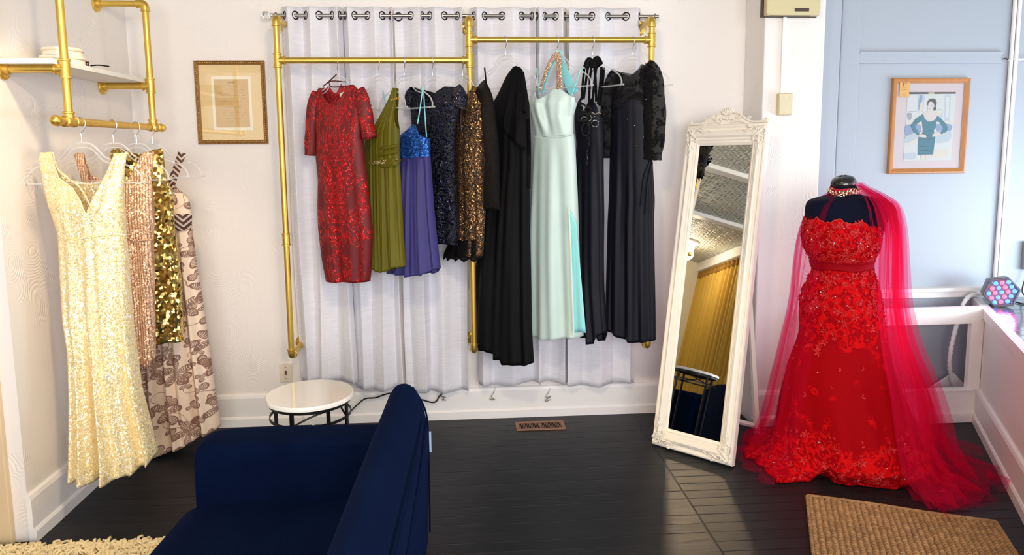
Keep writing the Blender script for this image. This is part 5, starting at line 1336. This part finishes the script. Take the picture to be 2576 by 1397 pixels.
def zx(x, y):   # place a spot of the painting on the sheet
    p = atY(2230 + x/5.174, 180 + y/5.174, YP - .008); return (float(p[0] - xw0), float(p[2] - q0[2]))
dim = .62
cols = dict(wash=(.80, .84, .84), blue=(.30, .42, .66), pale=(.60, .70, .80), teal=(.035, .175, .25), tealdk=(.012, .06, .10), skin=(.82, .76, .74), hair=(.06, .05, .06), cream=(.86, .80, .70), grey=(.42, .45, .48), brown=(.06, .045, .045), tape=(.72, .64, .42))
wmats = [plain('watercolour_' + k, tuple(c_ * (dim if sum(v) > .8 else .8) for c_ in v), .85) for k, v in cols.items()]; ci = {k: i for i, k in enumerate(cols)}
mb = MB(); lay = [0]
def paint(col, poly):
    mb.cur = ci[col]; lay[0] += 1; y = -.0070 - .00006 * lay[0]
    P = [zx(*p) for p in poly]; n_ = len(P)
    mb.add([(x, y, z) for x, z in P], [tuple(range(n_))])
def blob(col, pts): paint(col, [tuple(p) for p in smooth_path([np.array(p, float) for p in pts], 5, True)])
paint('brown', [(285, 268), (905, 266), (903, 292), (284, 300)]); paint('wash', [(276, 296), (903, 290), (842, 1155), (222, 1162)])
paint('tape', [(548, 272), (622, 270), (622, 296), (548, 298)])
paint('pale', [(415, 305), (500, 303), (480, 520), (400, 540)]); paint('pale', [(760, 305), (840, 303), (825, 640), (750, 640)]); paint('wash', [(778, 330), (820, 330), (808, 600), (770, 600)])
blob('blue', [(435, 320), (470, 310), (455, 420), (420, 500), (415, 420)]); blob('cream', [(440, 420), (480, 400), (470, 500), (430, 530)])
paint('grey', [(278, 520), (392, 512), (392, 518), (278, 526)]); blob('grey', [(270, 545), (330, 545), (322, 620), (295, 635), (275, 610)]); paint('pale', [(655, 400), (730, 402), (730, 408), (655, 406)])
blob('pale', [(640, 500), (730, 498), (720, 610), (650, 600)]); blob('cream', [(640, 508), (720, 505), (715, 560), (650, 575)])
paint('cream', [(256, 650), (872, 655), (870, 678), (254, 690)])
blob('blue', [(255, 705), (430, 690), (440, 790), (330, 860), (250, 830)]); blob('blue', [(640, 690), (840, 690), (835, 770), (720, 830), (650, 760)]); blob('pale', [(250, 850), (400, 800), (390, 900), (250, 930)]); blob('pale', [(640, 800), (830, 780), (820, 900), (650, 930)])
paint('pale', [(730, 884), (815, 884), (815, 892), (730, 892)]); blob('cream', [(290, 930), (420, 850), (410, 890), (310, 950)]); blob('cream', [(620, 1040), (800, 1020), (780, 1110), (600, 1120)]); blob('pale', [(230, 1080), (380, 1060), (360, 1140), (240, 1140)])
paint('skin', [(445, 1075), (500, 1075), (495, 1150), (450, 1152)]); paint('skin', [(508, 1075), (562, 1075), (552, 1150), (505, 1150)])
blob('skin', [(470, 560), (500, 530), (560, 512), (640, 530), (668, 580), (640, 660), (560, 668), (500, 640)])
blob('skin', [(540, 480), (605, 480), (600, 540), (550, 545)]); blob('skin', [(533, 430), (545, 385), (600, 370), (640, 390), (640, 450), (610, 500), (565, 505), (538, 475)])
blob('hair', [(530, 425), (545, 375), (590, 352), (635, 362), (652, 405), (645, 440), (622, 448), (615, 415), (580, 392), (550, 405), (540, 440)]); blob('hair', [(612, 470), (640, 455), (642, 500), (612, 510)])
for x in (545, 588): paint('grey', [(x - 12, 440), (x + 14, 436), (x + 14, 442), (x - 12, 446)])
paint('grey', [(552, 482), (578, 482), (578, 487), (552, 487)])
dress_o = [(478, 555), (500, 620), (540, 652), (580, 655), (630, 630), (660, 580), (690, 600), (770, 680), (790, 740), (775, 785), (710, 815), (700, 800), (740, 740), (690, 660), (650, 650), (640, 720), (612, 770), (622, 800), (632, 850), (605, 1078), (408, 1086), (418, 860), (470, 800), (478, 780), (462, 640), (400, 680), (372, 715), (430, 815), (410, 830), (350, 780), (318, 705), (380, 620)]
paint('tealdk', [(555 + (p[0]-555)*1.02, 800 + (p[1]-800)*1.008) for p in dress_o]); paint('teal', dress_o)
for yy in (770, 830, 880, 970, 1025): paint('tealdk', [(425, yy + 6), (520, yy), (615, yy - 8), (615, yy - 3), (520, yy + 6), (425, yy + 11)])
blob('skin', [(418, 838), (460, 815), (515, 835), (510, 860), (470, 858), (425, 850)]); blob('skin', [(592, 838), (620, 805), (700, 805), (695, 830), (640, 845), (600, 850)])
mb.build('painting', wmats, wc, smooth=False)
M_tag = plain('tan_tag_card', (.62, .36, .13), .8)
tg_ = MB(); a = zx(170, 140); b = zx(285, 332); tg_.box((a[0], -.0135, b[1]), (b[0], -.0125, a[1])); tag_o = tg_.build('show_tag', M_tag, wc, smooth=False); tag_o['label'] = 'tan card tag marked 3rd stuck in the corner'
def text(body, x, z, y, size, mat, parent, name='lettering', ax='LEFT'):
    cu = bpy.data.curves.new(name, 'FONT'); cu.body = body; cu.size = size; cu.extrude = .0001; cu.align_x = ax
    o = bpy.data.objects.new(name, cu); me = bpy.data.meshes.new_from_object(o); bpy.data.objects.remove(o); bpy.data.curves.remove(cu)
    ob = bpy.data.objects.new(name, me); COL.objects.link(ob); me.materials.append(mat); ob.parent = parent; ob.location = (x, y, z); ob.rotation_euler = (PI/2, 0, 0); return ob
M_tagink = plain('tag_ink', (.05, .03, .02), .9)
c1 = zx(196, 195); text('3', c1[0], c1[1], -.0137, .030, M_tagink, tag_o); c2 = zx(230, 165); text('rd', c2[0], c2[1], -.0137, .0145, M_tagink, tag_o)
mbx_ = MB()
for yy, n_, h_ in ((212, 5, .0030), (240, 5, .0034)):
    for k in range(n_): s_ = zx(198 + k*11, yy); mbx_.box((s_[0], -.0138, s_[1]), (s_[0] + .0014 + .0004*(k % 2), -.0136, s_[1] + h_))
s_ = zx(195, 320); e_ = zx(250, 300); mbx_.box((s_[0], -.0138, s_[1]), (e_[0], -.0136, s_[1] + .0005)); mbx_.box((s_[0], -.0138, e_[1]), (e_[0], -.0136, e_[1] + .0005)); mbx_.build('print_marks', M_tagink, tag_o, smooth=False)
sheet(wc, 'glass', M_pglass, .024, .024, ww - .024, wh - .024, -.0125 + .0008, .0008)

# ------------------------------------------------------------------ things on the pillar and bay wall
YPi = 3.815
M_beige = plain('cream_enamel', (.62, .55, .32), .42); M_brownm = plain('dark_brown', (.06, .035, .02), .5)
a = atY(1929, 38, YPi - .06); b = atY(2066, 0, YPi - .06)
ch = thing('door_chime', 'cream boxed door chime high on the white pillar', 'door chime', (float(a[0]), YPi, float(a[2])))
cw = float(b[0] - a[0]); MB().box((0, -.06, 0), (cw, -.012, .24)).build('cover', M_beige, ch, smooth=False, bevel=.008); MB().box((-.012, -.014, -.003), (cw + .002, 0, .245)).build('back_plate', M_brownm, ch, smooth=False, bevel=.002)
s0 = atY(1999, 29, YPi - .06); MB().box((float(s0[0] - a[0]), -.0625, float(s0[2] - a[2])), (float(s0[0] - a[0]) + .078, -.058, float(s0[2] - a[2]) + .017)).build('slot', M_brownm, ch, smooth=False, bevel=.002)
mb = MB(); mb.box((.02, -.05, -.002), (.24, -.02, .004)); mb.build('lower_lip', M_brownm, ch, smooth=False)
a = atY(1960, 288, YPi - .035); b = atY(1994, 236, YPi - .035)
jb = thing('junction_box', 'cream surface junction box on the white pillar below the door chime', 'switch box', (float(a[0]), YPi, float(a[2]))); jw, jh = float(b[0]-a[0]), float(b[2]-a[2])
MB().box((-.003, -.034, -.003), (jw + .003, 0, jh + .003)).build('box', M_beige, jb, smooth=False, bevel=.003); MB().box((0, -.038, 0), (jw, -.033, jh)).build('cover_plate', plain('ivory_plate', (.68, .60, .42), .4), jb, smooth=False, bevel=.002)
mb = MB()
for zq in (.016, jh - .016): mb.tube([(jw/2, -.0375, zq), (jw/2, -.0395, zq)], .003, 10)
mb.build('screw', M_chrome, jb)
rc0 = atY(1967, 240, YPi - .01); rw = thing('cable_raceway', 'white cable raceway running from the door chime to the junction box', 'raceway', (float(rc0[0]), YPi, float(rc0[2])))
MB().box((-.010, -.014, 0), (.012, 0, .44)).build('channel', M_trim, rw, smooth=False, bevel=.003)
# vertical conduit with clamp on the bay wall
ca = atY(2556, 0, 4.05); cb = atY(2513, 700, 4.05); cxx = float((ca[0] + cb[0])/2)
cd = thing('conduit', 'pair of thin white vertical conduits with a tied clamp on the bay wall', 'conduit', (cxx, 4.066, .73))
for k in (-.014, .016): MB().cyl((k, -.014, 0), (k, -.014, ZC - .73), .011, 14).build('pipe', M_trim, cd)
zcl = float(atY(2540, 151, 4.05)[2]) - .73
mb = MB(); mb.torus((0, -.014, zcl), (0, .1, 1), .030, .004, 24, 8); mb.tube(smooth_path([(.03, -.02, zcl), (.08, -.022, zcl + .004), (.2, -.02, zcl - .002), (.42, -.012, zcl + .004)], 6), .005, 8); mb.build('cable_tie', M_trim, cd)
mb = MB(); mb.tube(smooth_path([(-.07, -.02, zcl + .004), (-.05, -.022, zcl + .008), (-.034, -.016, zcl)], 4), .003, 8); mb.build('wire_end', M_dark_metal, cd)
# flexible white hose behind the railed frame
hp = [atY(*q)[:3] for q in ((2560, 741, 4.0), (2500, 742, 4.0), (2452, 741, 3.99), (2432, 752, 3.96), (2419, 775, 3.93), (2409, 810, 3.9), (2396, 860, 3.88), (2389, 905, 3.88), (2391, 940, 3.9), (2399, 972, 3.92))]
P = smooth_path(hp, 10); hz0 = thing('flexible_hose', 'ribbed white flexible hose curving down behind the low white frame', 'hose', tuple(P[-1])); o0 = np.array(P[-1])
MB().tube([p - o0 for p in P], [.0115 + .0014*math.copysign(1, sin(i*2.4)) for i in range(len(P))], 12).build('hose', M_trim, hz0)
pa_ = [atY(*q, 3.97) for q in ((2325, 985), (2398, 938), (2442, 985))]; oc = pa_[0]
ob = thing('board_offcut', 'white triangular board offcut standing behind the low white frame', 'board', (float(oc[0]), 3.97, 0))
MB().prism([(0, 0)] + [(float(p[0] - oc[0]), float(p[2])) for p in pa_] + [(float(pa_[2][0] - oc[0]), 0)], -.006, .006).build('board', M_trim, ob, smooth=False)
# LED wash light
lc = atZ(2518, 776, ZP); lx, ly = float(lc[0]) + .02, float(lc[1]) + .03
led = thing('stage_light', 'hexagonal wash light with glowing red and blue lenses on the display platform', 'stage light', (lx, ly, ZP))
fd = Vector((-.46, -.88, .04)).normalized(); fu = Vector((0, 0, 1)); fs_ = fd.cross(fu).normalized() * -1; fu = fs_.cross(fd).normalized() if fs_.cross(fd).z > 0 else fd.cross(fs_).normalized()
HR = .096; hc = Vector((0, 0, HR * .90))
def hexp(r_, d_, rot=12): return [hc + fs_*r_*cos(rad(60*k + rot)) + fu*r_*sin(rad(60*k + rot)) + fd*d_ for k in range(6)]
M_grey = plain('grey_plastic', (.12, .12, .14), .4); M_lgrey = plain('light_grey_plastic', (.34, .36, .39), .45)
led_house = MB().rings([hexp(HR*.60, -.15), hexp(HR*.92, -.10), hexp(HR*.98, -.02), hexp(HR, .0), hexp(HR*.95, .006), hexp(HR*.86, .006), hexp(HR*.84, -.004)]).build('housing', M_grey, led, smooth=False, bevel=.003)
M_lr = NT('red_led'); M_lr.p(color=(.5, .03, .06), emit=(1, .07, .12), estr=5); M_lb = NT('blue_led'); M_lb.p(color=(.02, .06, .5), emit=(.05, .16, 1), estr=5)
k_ = 0; ML = fd.to_track_quat('Z', 'Y').to_matrix()
for rw_, n_ in enumerate((3, 4, 5, 4, 3)):
    for c_ in range(n_):
        x = (c_ - (n_-1)/2) * .0310; z = (2 - rw_) * .0275
        if n_ == 5 and c_ == 2: pass
        p = hc + fs_*x*cos(rad(-8)) + fu*(z + x*.18) + fd*.004
        mb = MB(); mb.ball(p, .0118, .0118, .008, n=14, k=8, M=ML); mb.build('lens', (M_lr if (c_ + rw_) % 2 else M_lb).m, led_house); k_ += 1
mb = MB()
for k in range(6):
    p = hc + fs_*.074*cos(rad(60*k + 12)) + fu*.074*sin(rad(60*k + 12)) + fd*.006; mb.ball(p, .0045, n=8, k=5)
mb.build('screw', M_lgrey, led)
mb = MB(); mb.tube(smooth_path([hc - fd*.14, hc - fd*.17 + Vector((.03, 0, -.02)), hc - fd*.16 + Vector((.08, -.02, -.07)), Vector((.22, -.06, .006)), Vector((.5, -.1, .006))], 8), .004, 8); mb.build('power_cord', plain('black_rubber', (.01, .01, .01), .5), led)
lp = Vector((lx, ly, ZP)) + hc + fd*.03
lamp('stage_light_beam', 'SPOT', lp, (1.9, 2.9, .95), 15, (1.0, .05, .60), spot_size=rad(125), spot_blend=.8, shadow_soft_size=.07)
# metal box at the right edge of the bay
qb = atY(2576, 640, 4.06); bxm = thing('outlet_box', 'metal outlet box on the bay wall at the right edge', 'outlet', (float(qb[0]) - .012, 4.066, float(qb[2]) - .09))
MB().box((0, -.04, 0), (.09, 0, .17)).build('box', plain('galvanised', (.35, .36, .36), .4, .8), bxm, smooth=False, bevel=.004)
mb = MB(); mb.tube(smooth_path([(.02, -.02, 0), (.01, -.03, -.06), (-.02, -.06, -.14), (.06, -.10, -.20)], 6), .004, 8); mb.build('cord', plain('dark_cord', (.02, .02, .02), .5), bxm)

# ------------------------------------------------------------------ low on the back wall and floor
a = atY(704, 962, YB - .004); b = atY(733, 914, YB - .004); sx0 = float((a[0] + atY(704, 914, YB)[0])/2)
sw = thing('light_switch', 'ivory toggle switch plate low on the wall below the left end of the gold rack', 'light switch', (sx0, YB, float(a[2])))
swW, swH = .070, float(b[2] - a[2]); M_ivp = plain('ivory_plastic', (.80, .70, .56), .35)
MB().box((0, -.007, 0), (swW, 0, swH)).build('plate', M_ivp, sw, smooth=False, bevel=.003)
MB().box((swW/2 - .005, -.0075, swH/2 - .012), (swW/2 + .005, -.0068, swH/2 + .012)).build('slot', M_brownm, sw, smooth=False)
MB().box((swW/2 - .004, -.018, swH/2 - .010), (swW/2 + .004, -.006, swH/2 + .001)).build('toggle', plain('brown_plastic', (.16, .10, .06), .4), sw, smooth=False, bevel=.001)
mb = MB()
for z in (swH*.2, swH*.8): mb.tube([(swW/2, -.0068, z), (swW/2, -.0082, z)], .003, 10)
mb.build('screw', M_chrome, sw)
C4 = [atZ(*q) for q in ((1297, 1062), (1420, 1062), (1423, 1084), (1297, 1084))]; rx0, rx1 = .279, .560; ry0, ry1 = 3.845, 3.972
vg = thing('floor_register', 'copper coloured floor register near the back wall skirting', 'floor vent', (rx0, ry0, 0))
M_copper = plain('copper_paint', (.26, .11, .055), .4, .5); M_duct_shade = plain('duct_shade_black', (.004, .003, .003), .9); wv, dv_ = rx1 - rx0, ry1 - ry0
mb = MB(); bw = .022
for q in (((0, 0), (wv, bw)), ((0, dv_ - bw), (wv, dv_)), ((0, bw), (bw, dv_ - bw)), ((wv - bw, bw), (wv, dv_ - bw)), ((wv/2 - .005, bw), (wv/2 + .005, dv_ - bw))): mb.box((*q[0], 0), (*q[1], .006))
mb.build('rim', M_copper, vg, smooth=False, bevel=.0015); MB().box((.01, .01, .0004), (wv - .01, dv_ - .01, .0012)).build('duct_shade', M_duct_shade, vg, smooth=False)  # thin black sheet painted as the shade below the slats
for half in (0, 1):
    x0_ = bw if half == 0 else wv/2 + .005; x1_ = wv/2 - .005 if half == 0 else wv - bw
    for k in range(13):
        x = x0_ + (x1_ - x0_) * (k + .5)/13; MB().box((x - .0016, bw, .001), (x + .0016, dv_ - bw, .0055)).build('slat', M_copper, vg, smooth=False)
for k, (px, lab) in enumerate(((1113, 'twisted wire stub on the skirting closest to the sofa back'), (1240, 'twisted wire stub on the skirting beneath the black one-shoulder gown'), (1378, 'twisted wire stub on the skirting above the floor register'))):
    p = atY(px, 990, YB - .032); w_ = thing('wire_stub', lab, 'wire', (float(p[0]), YB - .02, float(p[2]) - .03), 0, 'wire stubs along the back skirting')
    rs = random.Random(k + 2); path = [(.012, .0, .05), (.004, -.012, .035), (-.006, -.018, .02)] + [(rs.uniform(-.02, .02), -.016 + rs.uniform(-.006, .006), .014 - .006*q + rs.uniform(-.012, .012)) for q in range(6)]
    MB().tube(smooth_path(path, 6), .0019, 7).build('wire', plain('stub_wire', (.28, .25, .22), .4, .5), w_)
    MB().lathe([(.006, 0), (.006, .004), (.003, .006)], 10, Matrix.Translation((.014, .0, .052)) @ Matrix.Rotation(PI/2, 4, 'X')).build('anchor', M_trim, w_)
def cord(label, name, pts, r_, mat):
    P = smooth_path([atY(*q) for q in pts], 8); o0 = np.array(P[0]); t_ = thing('power_cord', label, 'cord', tuple(o0)); MB().tube([p - o0 for p in P], r_, 9).build(name, mat, t_); return t_
cord('black power cord looping along the skirting behind the side table', 'cable', ((850, 1062, 3.95), (872, 1046, 4.02), (893, 1024, 4.03), (918, 1004, 4.035), (945, 1001, 4.035), (985, 990, 4.035), (1040, 1000, 4.035), (1090, 1013, 4.035), (1106, 997, 4.035), (1120, 985, 4.04)), .0042, plain('black_cord', (.01, .01, .01), .4))
cord('thin white cord on the floor behind the side table', 'cable', ((758, 1032, 4.035), (766, 1050, 4.0), (782, 1066, 3.9), (800, 1076, 3.85)), .003, M_trim)
